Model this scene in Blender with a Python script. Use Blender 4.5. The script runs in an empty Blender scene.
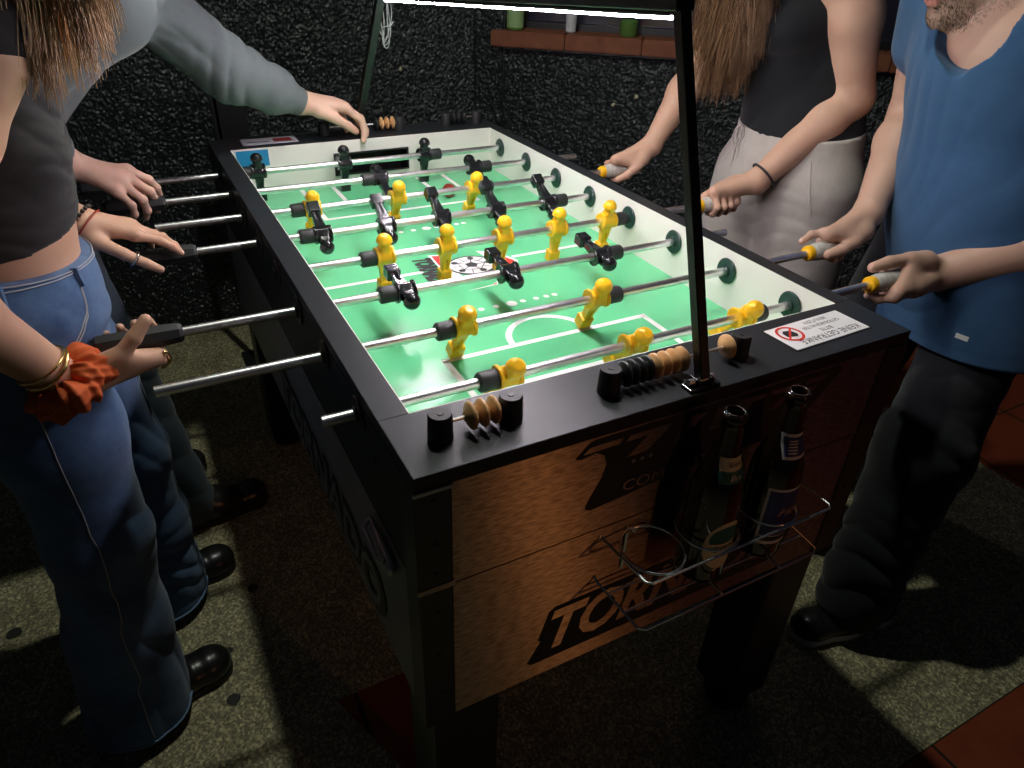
import bpy, bmesh, math, random
import numpy as np
from mathutils import Vector, Matrix
random.seed(7); RNG = np.random.default_rng(7)
SC = bpy.context.scene
COL = SC.collection
# ---------------------------------------------------------------- camera
cam_d = bpy.data.cameras.new('camera'); cam = bpy.data.objects.new('camera', cam_d); COL.objects.link(cam)
SC.camera = cam
cam_d.sensor_fit = 'HORIZONTAL'; cam_d.sensor_width = 36.0
cam_d.lens = 703.025 / 1024 * 36.0; cam_d.clip_start = 0.02
CAMR = ((0.8853, 0.2270, -0.4059), (-0.4639, 0.4931, -0.7359), (0.0331, 0.8398, 0.5418))
cam.matrix_world = Matrix.Translation((-0.1784, -0.5208, 1.3789)) @ Matrix(CAMR).to_4x4()
# ---------------------------------------------------------------- world, lamps, exposure
w = bpy.data.worlds.new('world'); SC.world = w; w.use_nodes = True
w.node_tree.nodes['Background'].inputs[0].default_value = (0.45, 0.6, 1.0, 1)
w.node_tree.nodes['Background'].inputs[1].default_value = 0.010
def lamp(name, typ, loc, energy, color, size, rot=None, spot=None, blend=0.5):
    d = bpy.data.lights.new(name, typ); d.energy = energy; d.color = color
    if typ == 'AREA': d.shape = 'DISK'; d.size = size
    else: d.shadow_soft_size = size
    if spot: d.spot_size = spot; d.spot_blend = blend
    o = bpy.data.objects.new(name, d); COL.objects.link(o); o.location = loc
    if rot: o.rotation_euler = rot
    return o
lamp('ceiling_lamp_light', 'POINT', (0.35, 0.75, 2.69), 50, (0.93, 1.0, 0.86), 0.035)
lamp('warm_room_light', 'SPOT', (1.40, -2.85, 1.45), 17, (1.0, 0.42, 0.15), 0.08,
     rot=(Vector((0.42, 0.0, 0.58)) - Vector((1.40, -2.85, 1.45))).to_track_quat('-Z', 'Y').to_euler(), spot=math.radians(21), blend=0.7)
LED_STRENGTH = 470.0
vs = SC.view_settings
vs.view_transform = 'Standard'; vs.look = 'None'; vs.gamma = 1.0; vs.use_curve_mapping = False
vs.exposure = 0.0
SC.cycles.use_denoising = True
SC.cycles.max_bounces = 6

# ================================================================ materials
def mat(name, col=(0.5, 0.5, 0.5), rough=0.5, metal=0.0, spec=0.5, sss=0.0, coat=0.0, emit=None, es=0, trans=0.0, ior=1.45):
    m = bpy.data.materials.new(name); m.use_nodes = True
    b = m.node_tree.nodes['Principled BSDF']
    b.inputs['Base Color'].default_value = (*col, 1); b.inputs['Roughness'].default_value = rough
    b.inputs['Metallic'].default_value = metal; b.inputs['Specular IOR Level'].default_value = spec
    b.inputs['IOR'].default_value = ior
    if sss: b.inputs['Subsurface Weight'].default_value = sss; b.inputs['Subsurface Radius'].default_value = (0.012, 0.004, 0.002); b.inputs['Subsurface Scale'].default_value = 0.6
    if coat: b.inputs['Coat Weight'].default_value = coat
    if trans: b.inputs['Transmission Weight'].default_value = trans
    if emit: b.inputs['Emission Color'].default_value = (*emit, 1); b.inputs['Emission Strength'].default_value = es
    m['b'] = 1
    return m
def N(m, t, **kw):
    n = m.node_tree.nodes.new(t)
    for k, v in kw.items():
        if hasattr(n, k): setattr(n, k, v)
        else: n.inputs[k.replace('_', ' ')].default_value = v
    return n
def L(m, a, b): m.node_tree.links.new(a, b)
def P(m): return m.node_tree.nodes['Principled BSDF']
def noise(m, scale, detail=4, stretch=None, rough=0.5, coord='Object', dist=0.0):
    tc = N(m, 'ShaderNodeTexCoord'); n = N(m, 'ShaderNodeTexNoise'); n.inputs['Scale'].default_value = scale
    n.inputs['Detail'].default_value = detail; n.inputs['Roughness'].default_value = rough; n.inputs['Distortion'].default_value = dist
    if stretch:
        mp = N(m, 'ShaderNodeMapping'); mp.inputs['Scale'].default_value = stretch; L(m, tc.outputs[coord], mp.inputs[0]); L(m, mp.outputs[0], n.inputs['Vector'])
    else: L(m, tc.outputs[coord], n.inputs['Vector'])
    return n
def ramp(m, src, stops):
    r = N(m, 'ShaderNodeValToRGB'); e = r.color_ramp.elements
    while len(e) < len(stops): e.new(0.5)
    for el, (p, c) in zip(e, stops): el.position = p; el.color = (*c, 1) if len(c) == 3 else c
    L(m, src, r.inputs[0]); return r
def bump(m, src, strength, dist=0.001, prev=None):
    b = N(m, 'ShaderNodeBump'); b.inputs['Strength'].default_value = strength; b.inputs['Distance'].default_value = dist
    L(m, src, b.inputs['Height'])
    if prev: L(m, prev.outputs[0], b.inputs['Normal'])
    L(m, b.outputs[0], P(m).inputs['Normal']); return b
def varied(name, c1, c2, scale, rough=0.6, bs=0.3, bscale=None, bd=0.001, stretch=None, **kw):
    m = mat(name, c1, rough, **kw); n = noise(m, scale, 5, stretch)
    r = ramp(m, n.outputs[0], [(0.3, c1), (0.7, c2)]); L(m, r.outputs[0], P(m).inputs['Base Color'])
    if bs: b = noise(m, bscale or scale * 4, 4, stretch); bump(m, b.outputs[0], bs, bd)
    return m
M = {}
M['black_lam'] = varied('black_laminate', (0.012, 0.015, 0.018), (0.018, 0.021, 0.024), 30, 0.42, 0.06, 900, 0.0005)
M['black_plastic'] = varied('black_plastic', (0.012, 0.013, 0.014), (0.02, 0.022, 0.022), 200, 0.32, 0.05, 600, 0.0003)
M['black_rubber'] = varied('black_rubber', (0.016, 0.017, 0.018), (0.026, 0.027, 0.028), 300, 0.5, 0.1, 900, 0.0003)
M['black_metal'] = mat('black_painted_metal', (0.012, 0.014, 0.014), 0.38, 0.0, 0.6)
M['white_wall'] = varied('cream_side_wall', (0.78, 0.74, 0.69), (0.82, 0.78, 0.73), 8, 0.45, 0)
M['chrome'] = varied('chrome_tube', (0.90, 0.91, 0.92), (0.80, 0.74, 0.76), 60, 0.33, 0, metal=1.0)
M['steel_wire'] = mat('chrome_wire', (0.9, 0.92, 0.95), 0.25, 1.0)
M['yellow'] = varied('yellow_plastic', (0.95, 0.53, 0.018), (0.90, 0.47, 0.014), 40, 0.3, 0.05, 500, 0.0003, sss=0.05)
M['man_black'] = mat('glossy_black_plastic', (0.01, 0.011, 0.012), 0.16, 0.0, 0.6)
M['bead_tan'] = varied('tan_beads', (0.60, 0.33, 0.13), (0.70, 0.42, 0.19), 90, 0.38, 0)
M['tape'] = varied('white_grip_tape', (0.62, 0.60, 0.54), (0.42, 0.40, 0.35), 60, 0.75, 0.5, 250, 0.0008, stretch=(3, 1, 1))
M['side_grey'] = varied('grey_side_laminate', (0.19, 0.20, 0.20), (0.24, 0.25, 0.25), 14, 0.4, 0.05, 400, 0.0005)
M['silver'] = varied('silver_plastic', (0.35, 0.38, 0.42), (0.45, 0.48, 0.52), 30, 0.35, 0, metal=0.6)
M['white'] = mat('white_print', (0.78, 0.78, 0.76), 0.5)
M['red'] = mat('red_print', (0.62, 0.03, 0.02), 0.5)
M['ink'] = mat('dark_ink', (0.02, 0.02, 0.022), 0.5)
M['blue_sticker'] = mat('blue_sticker', (0.02, 0.25, 0.5), 0.4)
M['cream_label'] = mat('cream_label', (0.62, 0.56, 0.38), 0.5)
M['green_label'] = mat('green_label', (0.02, 0.12, 0.10), 0.5)
M['navy_label'] = mat('navy_label', (0.03, 0.04, 0.16), 0.5)
M['silver_label'] = mat('silver_label', (0.62, 0.62, 0.66), 0.4)
M['pink_label'] = mat('pink_label', (0.55, 0.30, 0.28), 0.45)
M['brown_glass'] = mat('brown_glass', (0.012, 0.006, 0.003), 0.06, 0, 0.7, coat=0.5)
M['led'] = mat('led_diffuser', (1, 1, 1), 0.5, emit=(1.0, 0.90, 0.97), es=LED_STRENGTH)
M['red_led'] = mat('red_indicator', (0.5, 0.02, 0.02), 0.5, emit=(1, 0.05, 0.05), es=2.0)
M['cable'] = mat('grey_cable', (0.32, 0.35, 0.34), 0.5)
M['gold'] = mat('gold_bangle', (0.85, 0.62, 0.25), 0.22, 1.0)
M['silver_ring'] = mat('silver_ring', (0.75, 0.75, 0.75), 0.2, 1.0)
M['red_cord'] = mat('red_cord', (0.30, 0.03, 0.02), 0.6)
M['dark_beads'] = mat('dark_beads', (0.05, 0.04, 0.035), 0.3)
M['orange'] = varied('rust_orange_fabric', (0.62, 0.115, 0.025), (0.50, 0.085, 0.018), 60, 0.8, 0.4, 700, 0.0006)
M['shoe'] = varied('black_shoe_leather', (0.010, 0.010, 0.011), (0.018, 0.017, 0.018), 30, 0.3, 0.25, 90, 0.001)
M['sole'] = mat('black_sole', (0.012, 0.012, 0.012), 0.6)
M['white_rubber'] = mat('pale_sole_edge', (0.72, 0.62, 0.56), 0.55)
M['goal'] = mat('goal_black', (0.008, 0.008, 0.008), 0.6)
M['ball'] = mat('red_ball', (0.35, 0.05, 0.03), 0.4)
M['plate'] = mat('bearing_plastic', (0.02, 0.045, 0.038), 0.3)
def skin(name, a, b):
    m = varied(name, a, b, 14, 0.5, 0.15, 260, 0.0006, sss=0.12, spec=0.4); return m
M['skinA'] = skin('skin_woman_left', (0.58, 0.345, 0.225), (0.64, 0.38, 0.255))
M['skin2'] = skin('skin_sweater', (0.68, 0.42, 0.32), (0.74, 0.48, 0.37))
M['skin3'] = skin('skin_woman_right', (0.56, 0.335, 0.235), (0.62, 0.38, 0.27))
M['skin4'] = skin('skin_man', (0.50, 0.31, 0.225), (0.59, 0.37, 0.27))
M['nail'] = mat('fingernail', (0.72, 0.46, 0.38), 0.25)
M['lips'] = mat('lips', (0.48, 0.2, 0.16), 0.4)
M['eye'] = mat('eyeball', (0.75, 0.74, 0.72), 0.1)
def hairmat(name, a, b):
    m = mat(name, a, 0.38, spec=0.5); n = noise(m, 60, 3, (1, 1, 0.05)); r = ramp(m, n.outputs[0], [(0.35, a), (0.65, b)]); L(m, r.outputs[0], P(m).inputs['Base Color']); return m
M['hairA'] = hairmat('blond_hair', (0.30, 0.16, 0.06), (0.62, 0.38, 0.17))
M['hair3'] = hairmat('brown_hair', (0.11, 0.055, 0.027), (0.30, 0.17, 0.085))
M['hair4'] = hairmat('dark_hair', (0.035, 0.024, 0.015), (0.075, 0.05, 0.03))
def cloth(name, a, b, scale=8, bs=0.25, weave=1400, rough=0.85):
    m = mat(name, a, rough, spec=0.2); n = noise(m, scale, 6, rough=0.65); r = ramp(m, n.outputs[0], [(0.3, a), (0.7, b)]); L(m, r.outputs[0], P(m).inputs['Base Color'])
    n2 = noise(m, weave, 2); bb = bump(m, n2.outputs[0], bs, 0.0006)
    P(m).inputs['Sheen Weight'].default_value = 0.15
    return m
M['top_black'] = cloth('charcoal_jersey', (0.022, 0.020, 0.021), (0.033, 0.030, 0.031))
M['tank_black'] = cloth('black_jersey', (0.009, 0.010, 0.012), (0.014, 0.015, 0.018))
M['sweater'] = cloth('grey_sweatshirt', (0.125, 0.145, 0.155), (0.16, 0.18, 0.19))
M['linen'] = cloth('beige_linen', (0.42, 0.385, 0.345), (0.50, 0.46, 0.42), 25, 0.5, 500)
M['blue_shirt'] = cloth('blue_cotton', (0.030, 0.085, 0.175), (0.048, 0.115, 0.225), 7)
M['black_trouser'] = cloth('black_denim', (0.010, 0.011, 0.013), (0.020, 0.022, 0.025))
M['dark_jean'] = cloth('dark_denim', (0.03, 0.045, 0.06), (0.055, 0.075, 0.095))
m = cloth('blue_denim', (0.025, 0.058, 0.14), (0.12, 0.21, 0.38), 7, 0.6, 700); M['denim'] = m
M['hem_blue'] = mat('faded_hem', (0.16, 0.26, 0.42), 0.8)
M['stitch'] = mat('pale_stitching', (0.38, 0.38, 0.40), 0.7)
# brushed copper-toned steel
m = mat('brushed_steel', (0.52, 0.43, 0.36), 0.36, 1.0); M['brushed'] = m
P(m).inputs['Anisotropic'].default_value = 1.0
n = noise(m, 1.0, 2, (45, 1, 330)); bump(m, n.outputs[0], 0.25, 0.0003)
n2 = noise(m, 1.0, 2, (60, 1, 300)); r = ramp(m, n2.outputs[0], [(0.35, (0.36, 0.28, 0.21)), (0.65, (0.66, 0.53, 0.42))]); L(m, r.outputs[0], P(m).inputs['Base Color'])
tg = N(m, 'ShaderNodeCombineXYZ'); tg.inputs[2].default_value = 1.0; L(m, tg.outputs[0], P(m).inputs['Tangent'])
# playfield green
m = varied('green_playfield', (0.12, 0.53, 0.25), (0.145, 0.59, 0.29), 3, 0.24, 0.02, 300, 0.0003); M['field'] = m
# stucco wall
m = mat('black_stucco', (0.013, 0.017, 0.020), 0.30, spec=0.8); M['stucco'] = m
v = N(m, 'ShaderNodeTexVoronoi'); v.inputs['Scale'].default_value = 75; v.feature = 'F1'
n = noise(m, 95, 5, rough=0.7); tc = N(m, 'ShaderNodeTexCoord'); L(m, tc.outputs['Object'], v.inputs['Vector'])
bump(m, n.outputs[0], 0.5, 0.004)
# floor: exposed aggregate with gum spots, terracotta tiles beyond
m = mat('aggregate_concrete', (0.2, 0.19, 0.14), 0.7, spec=0.3); M['floor'] = m
n1 = noise(m, 9, 5, rough=0.6); n2 = noise(m, 420, 3); r1 = ramp(m, n1.outputs[0], [(0.3, (0.29, 0.255, 0.16)), (0.7, (0.43, 0.39, 0.26))])
v = N(m, 'ShaderNodeTexVoronoi'); v.inputs['Scale'].default_value = 210; tc = N(m, 'ShaderNodeTexCoord'); L(m, tc.outputs['Object'], v.inputs['Vector'])
r2 = ramp(m, v.outputs['Color'], [(0.2, (0.35, 0.34, 0.32)), (0.55, (0.8, 0.78, 0.72)), (0.93, (2.2, 2.1, 1.8))])
mx = N(m, 'ShaderNodeMix', data_type='RGBA', blend_type='MULTIPLY'); mx.inputs[0].default_value = 0.8
L(m, r1.outputs[0], mx.inputs[6]); L(m, r2.outputs[0], mx.inputs[7])
bump(m, n2.outputs[0], 0.35, 0.002)
sx = N(m, 'ShaderNodeSeparateXYZ'); L(m, tc.outputs['Object'], sx.inputs[0])
def mth(op, a, b=None):
    q = N(m, 'ShaderNodeMath', operation=op)
    for i, x in enumerate((a, b)):
        if x is None: continue
        if isinstance(x, (int, float)): q.inputs[i].default_value = x
        else: L(m, x, q.inputs[i])
    return q.outputs[0]
X_, Y_ = sx.outputs[0], sx.outputs[1]
redA = mth('MULTIPLY', mth('LESS_THAN', Y_, -0.222), mth('GREATER_THAN', X_, 0.6))
redB = mth('MULTIPLY', mth('GREATER_THAN', X_, 2.0), mth('GREATER_THAN', Y_, 0.0))
d1 = mth('MULTIPLY', mth('LESS_THAN', Y_, 0.415), mth('GREATER_THAN', X_, -0.06)); d1 = mth('MULTIPLY', d1, mth('GREATER_THAN', mth('ADD', Y_, mth('MULTIPLY', X_, 2.6)), 0.27)); d1 = mth('MULTIPLY', d1, mth('LESS_THAN', X_, 0.1))
red = mth('MAXIMUM', mth('MAXIMUM', redA, redB), d1)
jx = mth('LESS_THAN', mth('PINGPONG', mth('ADD', X_, 0.015), 0.17), 0.004); jy = mth('LESS_THAN', mth('PINGPONG', mth('ADD', Y_, 0.222), 0.17), 0.003)
jt = mth('MAXIMUM', jx, jy)
tr = ramp(m, n1.outputs[0], [(0.3, (0.20, 0.035, 0.014)), (0.7, (0.28, 0.055, 0.02))])
mj = N(m, 'ShaderNodeMix', data_type='RGBA'); L(m, jt, mj.inputs[0]); L(m, tr.outputs[0], mj.inputs[6]); mj.inputs[7].default_value = (0.03, 0.018, 0.012, 1)
mf = N(m, 'ShaderNodeMix', data_type='RGBA'); L(m, red, mf.inputs[0]); L(m, mx.outputs[2], mf.inputs[6]); L(m, mj.outputs[2], mf.inputs[7])
L(m, mf.outputs[2], P(m).inputs['Base Color'])
M['gum'] = mat('dark_gum', (0.025, 0.024, 0.02), 0.6)
m = varied('terracotta_sill', (0.20, 0.06, 0.03), (0.28, 0.10, 0.05), 22, 0.7, 0.5, 120, 0.002); M['sill'] = m
m = varied('window_glass_dark', (0.012, 0.014, 0.022), (0.05, 0.04, 0.075), 6, 0.08, 0, spec=0.7); M['pane'] = m
M['bottle_green'] = mat('green_glass', (0.10, 0.20, 0.05), 0.1, coat=0.4)
M['pale_green'] = mat('pale_green_label', (0.32, 0.48, 0.22), 0.5)

# ================================================================ object helpers
def link(o, parent=None):
    COL.objects.link(o)
    if parent is not None: o.parent = parent
    return o
def tag(o, label=None, cat=None, group=None, kind=None):
    if label: o['label'] = label
    if cat: o['category'] = cat
    if group: o['group'] = group
    if kind: o['kind'] = kind
    return o
def empty(name, loc=(0, 0, 0), label=None, cat=None, group=None):
    o = bpy.data.objects.new(name, None); COL.objects.link(o); o.location = loc; o.empty_display_size = 0.05
    return tag(o, label, cat, group)
def mesh_np(name, V, F, material, parent=None, smooth=True, mats=None, midx=None):
    """V in world space; parent assumed unrotated: local = world - parent's location chain"""
    me = bpy.data.meshes.new(name)
    V = np.asarray(V, float)
    me.from_pydata(V.tolist(), [], F.tolist() if hasattr(F, 'tolist') else F)
    for mm in (mats or [material]): me.materials.append(mm)
    if midx is not None: me.polygons.foreach_set('material_index', np.asarray(midx, np.int32))
    me.polygons.foreach_set('use_smooth', np.full(len(me.polygons), smooth))
    me.update()
    o = bpy.data.objects.new(name, me); link(o, parent); unshift(o, parent)
    return o
def unshift(o, parent):
    p = parent; off = Vector((0, 0, 0))
    while p is not None: off += p.location; p = p.parent
    if parent is not None and off.length > 0: o.location = o.location - off
def from_bm(name, bm, material, parent=None, smooth=False, mats=None):
    me = bpy.data.meshes.new(name); bm.normal_update(); bm.to_mesh(me); bm.free()
    for mm in (mats or [material]): me.materials.append(mm)
    if smooth: me.polygons.foreach_set('use_smooth', np.full(len(me.polygons), True))
    o = bpy.data.objects.new(name, me); link(o, parent); unshift(o, parent)
    return o
def bm_box(bm, c, d, bev=0.0, rot=None):
    r = bmesh.ops.create_cube(bm, size=1.0); vs_ = r['verts']
    bmesh.ops.scale(bm, vec=d, verts=vs_)
    if bev:
        es = list({e for v in vs_ for e in v.link_edges})
        rb = bmesh.ops.bevel(bm, geom=es, offset=bev, segments=2, affect='EDGES', profile=0.5)
        vs_ = list({v for f in rb['faces'] for v in f.verts} | {v for v in vs_ if v.is_valid})
        allv = set(vs_); stack = list(vs_)
        while stack:
            v = stack.pop()
            for e in v.link_edges:
                u = e.other_vert(v)
                if u not in allv: allv.add(u); stack.append(u)
        vs_ = list(allv)
    if rot is not None: bmesh.ops.rotate(bm, cent=(0, 0, 0), matrix=rot, verts=vs_)
    bmesh.ops.translate(bm, vec=c, verts=vs_)
    return vs_
def box(name, lo, hi, material, parent=None, bev=0.0, smooth=False):
    bm = bmesh.new(); c = [(a + b) / 2 for a, b in zip(lo, hi)]; d = [abs(b - a) for a, b in zip(lo, hi)]
    bm_box(bm, c, d, bev); return from_bm(name, bm, material, parent, smooth)
def frame_of(d):
    d = np.asarray(d, float); d = d / np.linalg.norm(d); u = np.array([0, 0, 1.0]) if abs(d[2]) < 0.9 else np.array([1.0, 0, 0])
    a = np.cross(d, u); a /= np.linalg.norm(a); return a, np.cross(d, a), d
def tube_vf(pts, radii, seg=12, closed=False, caps=True, base=0, square=False):
    pts = np.asarray(pts, float); n = len(pts)
    if np.isscalar(radii): radii = [radii] * n
    V = []; F = []; prev = None
    for i in range(n):
        t = (pts[(i + 1) % n] - pts[(i - 1) % n]) if closed else (pts[min(i + 1, n - 1)] - pts[max(i - 1, 0)])
        t = t / (np.linalg.norm(t) + 1e-12)
        if prev is None: a = frame_of(t)[0]
        else:
            a = prev - t * np.dot(prev, t); a /= np.linalg.norm(a) + 1e-12
        prev = a; b = np.cross(t, a)
        for k in range(seg):
            th = 2 * math.pi * (k + (0.5 if square else 0)) / seg
            V.append(pts[i] + radii[i] * (a * math.cos(th) + b * math.sin(th)))
    m_ = n if closed else n - 1
    for i in range(m_):
        for k in range(seg):
            j = (i + 1) % n
            F.append((base + i * seg + k, base + i * seg + (k + 1) % seg, base + j * seg + (k + 1) % seg, base + j * seg + k))
    if caps and not closed:
        F.append(tuple(base + k for k in range(seg))[::-1]); F.append(tuple(base + (n - 1) * seg + k for k in range(seg)))
    return V, F
def tubes(name, lst, material, parent=None, seg=8, smooth=True, closed=False, square=False):
    V = []; F = []
    for pts, r in lst:
        v, f = tube_vf(pts, r, seg, closed, base=len(V), square=square); V += v; F += f
    o = mesh_np(name, V, F, material, parent, smooth)
    if smooth and not closed: flat_caps(o)
    return o
def flat_caps(o):
    for p in o.data.polygons:
        if len(p.vertices) > 4: p.use_smooth = False
    # sharp edges by splitting angle
    bm = bmesh.new(); bm.from_mesh(o.data)
    es = [e for e in bm.edges if len(e.link_faces) == 2 and e.calc_face_angle(0) > 0.7]
    bmesh.ops.split_edges(bm, edges=es); bm.to_mesh(o.data); bm.free()
def lathe(name, prof, material, parent=None, origin=(0, 0, 0), axis=(0, 0, 1), seg=28, sharp=0.6, mats=None, fm=None):
    a, b, d = frame_of(axis); V = []; F = []; o0 = np.asarray(origin, float); n = len(prof); mi = []
    for (r, h) in prof:
        for k in range(seg):
            th = 2 * math.pi * k / seg; V.append(o0 + d * h + max(r, 1e-5) * (a * math.cos(th) + b * math.sin(th)))
    for i in range(n - 1):
        for k in range(seg):
            F.append((i * seg + k, i * seg + (k + 1) % seg, (i + 1) * seg + (k + 1) % seg, (i + 1) * seg + k)); mi.append(fm[i] if fm else 0)
    F.append(tuple(range(seg))[::-1]); F.append(tuple((n - 1) * seg + k for k in range(seg))); mi += [fm[0] if fm else 0, fm[-1] if fm else 0]
    o = mesh_np(name, V, F, material, parent, True, mats, mi)
    bm = bmesh.new(); bm.from_mesh(o.data); bmesh.ops.recalc_face_normals(bm, faces=bm.faces)
    es = [e for e in bm.edges if len(e.link_faces) == 2 and e.calc_face_angle(0) > sharp]
    bmesh.ops.split_edges(bm, edges=es); bm.to_mesh(o.data); bm.free()
    return o
def poly_prism(name, pts2, z0, z1, T, material, parent=None):
    """extruded 2-D outline; T(x, y, z) -> world"""
    n = len(pts2); V = [T(x, y, z0) for x, y in pts2] + [T(x, y, z1) for x, y in pts2]
    F = [tuple(range(n))[::-1], tuple(range(n, 2 * n))] + [(i, (i + 1) % n, n + (i + 1) % n, n + i) for i in range(n)]
    o = mesh_np(name, V, F, material, parent, False)
    bm = bmesh.new(); bm.from_mesh(o.data); bmesh.ops.recalc_face_normals(bm, faces=bm.faces); bmesh.ops.triangulate(bm, faces=[f for f in bm.faces if len(f.verts) > 4]); bm.to_mesh(o.data); bm.free()
    return o
def text_vf(s, size=1.0, extrude=0.0, offset=0.0, shear=0.0, spacing=1.0):
    c = bpy.data.curves.new('t', 'FONT'); c.body = s; c.size = size; c.extrude = extrude; c.offset = offset; c.shear = shear
    c.align_x = 'CENTER'; c.align_y = 'CENTER'; c.space_character = spacing; c.resolution_u = 3
    o = bpy.data.objects.new('t', c); COL.objects.link(o)
    bpy.context.view_layer.update()
    dg = bpy.context.evaluated_depsgraph_get(); me = bpy.data.meshes.new_from_object(o.evaluated_get(dg), depsgraph=dg)
    V = np.array([v.co[:] for v in me.vertices]); F = [tuple(p.vertices) for p in me.polygons]
    bpy.data.objects.remove(o); bpy.data.curves.remove(c); bpy.data.meshes.remove(me)
    return V, F
def merge(lst):
    V = []; F = []
    for v, f in lst:
        b = len(V); V += [tuple(x) for x in v]; F += [tuple(i + b for i in q) for q in f]
    return V, F
def text_obj(name, s, size, T, material, parent=None, width=None, **kw):
    V, F = text_vf(s, size, **kw)
    if width:
        V[:, 0] *= width / (V[:, 0].max() - V[:, 0].min())
    V = np.array([T(*v) for v in V]); return mesh_np(name, V, F, material, parent, False)

# ================================================================ implicit surfaces (figures, clothes, small moulded pieces)
def nrm(v): v = np.asarray(v, float); return v / (np.linalg.norm(v) + 1e-12)
class Blob:
    def __init__(self): self.pr = []; self.cuts = []; self.disp = None
    def cone(self, a, b, ra, rb=None, k=0.02, flat=None, f=1.0):
        self.pr.append((np.asarray(a, float), np.asarray(b, float), ra, ra if rb is None else rb, k, None if flat is None else nrm(flat), f)); return self
    def chain(self, pts, rad, k=0.02, flat=None, f=1.0):
        for i in range(len(pts) - 1): self.cone(pts[i], pts[i + 1], rad[i], rad[i + 1], k, flat, f)
        return self
    def ball(self, a, r, k=0.02, flat=None, f=1.0): return self.cone(a, a, r, r, k, flat, f)
    def cut(self, p, n): self.cuts.append((np.asarray(p, float), nrm(n))); return self     # keeps the side n points away from
    def one(self, pr, Q):
        a, b, ra, rb, k, fl, f = pr
        ab = b - a; L2 = ab @ ab
        if L2 < 1e-12: q = Q - a; r = ra
        else:
            h = np.clip(((Q - a) @ ab) / L2, 0, 1); q = Q - a - h[:, None] * ab; r = ra + (rb - ra) * h
        if fl is not None: q = q + ((q @ fl) * (f - 1))[:, None] * fl
        return np.sqrt(np.einsum('ij,ij->i', q, q)) - r
    def __call__(self, Q, prs=None):
        d = None
        for pr in (self.pr if prs is None else prs):
            di = self.one(pr, Q)
            if d is None: d = di
            elif pr[4] <= 0: d = np.minimum(d, di)
            else:
                h = np.maximum(pr[4] - np.abs(d - di), 0) / pr[4]; d = np.minimum(d, di) - h * h * pr[4] * 0.25
        if self.disp is not None: d = d + self.disp(Q)
        for p, n in self.cuts: d = np.maximum(d, (Q - p) @ n)
        return d
    def mesh(self, h=0.003, B=12, lo=None, hi=None):
        los = []; his = []
        for a, b, ra, rb, k, fl, f in self.pr:
            R = max(ra, rb) + 0.02; los.append(np.minimum(a, b) - R); his.append(np.maximum(a, b) + R)
        LO = np.min(los, 0); HI = np.max(his, 0)
        if lo is not None: LO = np.maximum(LO, lo)
        if hi is not None: HI = np.minimum(HI, hi)
        nb = np.ceil((HI - LO) / (h * B)).astype(int)
        NX = nb * B + 2
        g = np.stack(np.meshgrid(*[np.arange(n) for n in nb], indexing='ij'), -1).reshape(-1, 3)
        ctr = LO + (g + 0.5) * B * h; hd = B * h * 0.5 * math.sqrt(3)
        D = np.stack([self.one(p, ctr) / max(1.0, p[6]) for p in self.pr], 1)
        dmin = D.min(1); kmax = max(p[4] for p in self.pr)
        keep = dmin < hd + 0.5 * kmax + 0.012
        off = np.stack(np.meshgrid(*[np.arange(B + 1)] * 3, indexing='ij'), -1).reshape(-1, 3)
        cellK = []; cellP = []; quads = []
        key = lambda ijk: (ijk[..., 0].astype(np.int64) * NX[1] + ijk[..., 1]) * NX[2] + ijk[..., 2]
        for bi in np.nonzero(keep)[0]:
            g0 = g[bi] * B; prs = [p for j, p in enumerate(self.pr) if D[bi, j] < max(dmin[bi], -hd) + 2 * hd + kmax + 0.004 or D[bi, j] < hd + kmax]
            S = self((LO + (g0 + off) * h), prs).reshape(B + 1, B + 1, B + 1)
            if S.min() > 0 or S.max() < 0: continue
            inside = S < 0
            c = [inside[i:B + i, j:B + j, k:B + k] for i in (0, 1) for j in (0, 1) for k in (0, 1)]
            cnt = sum(x.astype(np.int8) for x in c); act = (cnt > 0) & (cnt < 8)
            ix = np.argwhere(act)
            if len(ix):
                acc = np.zeros((len(ix), 3)); num = np.zeros(len(ix))
                vals = {}
                for i in (0, 1):
                    for j in (0, 1):
                        for k in (0, 1): vals[(i, j, k)] = S[ix[:, 0] + i, ix[:, 1] + j, ix[:, 2] + k]
                for p in vals:
                    for ax in range(3):
                        if p[ax]: continue
                        q = list(p); q[ax] = 1; q = tuple(q); va, vb = vals[p], vals[q]
                        cr = (va < 0) != (vb < 0); t = np.where(cr, va / np.where(cr, va - vb, 1), 0)
                        pos = np.array(p, float)[None].repeat(len(ix), 0); pos[:, ax] = t
                        acc[cr] += pos[cr]; num[cr] += 1
                cellP.append(LO + (g0 + ix + acc / num[:, None]) * h); cellK.append(key(ix + g0))
            for ax in range(3):
                o1, o2 = [(1, 2), (2, 0), (0, 1)][ax]
                A = inside[:B, :B, :B]; sl = [slice(0, B)] * 3; sl[ax] = slice(1, B + 1); Bn = inside[tuple(sl)]
                e = np.argwhere(A != Bn)
                if not len(e): continue
                sgn = A[e[:, 0], e[:, 1], e[:, 2]]; e = e + g0
                ok = (e[:, o1] > 0) & (e[:, o2] > 0); e = e[ok]; sgn = sgn[ok]
                u = np.zeros(3, int); u[o1] = 1; v_ = np.zeros(3, int); v_[o2] = 1
                q = np.stack([key(e - u - v_), key(e - v_), key(e), key(e - u)], 1)
                q[~sgn] = q[~sgn][:, ::-1]; quads.append(q)
        K = np.concatenate(cellK); Pp = np.concatenate(cellP); Q = np.concatenate(quads)
        o = np.argsort(K); Ks = K[o]; idx = np.searchsorted(Ks, Q); idx = np.clip(idx, 0, len(Ks) - 1)
        good = (Ks[idx] == Q).all(1); F = idx[good]
        return Pp[o], F
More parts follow.
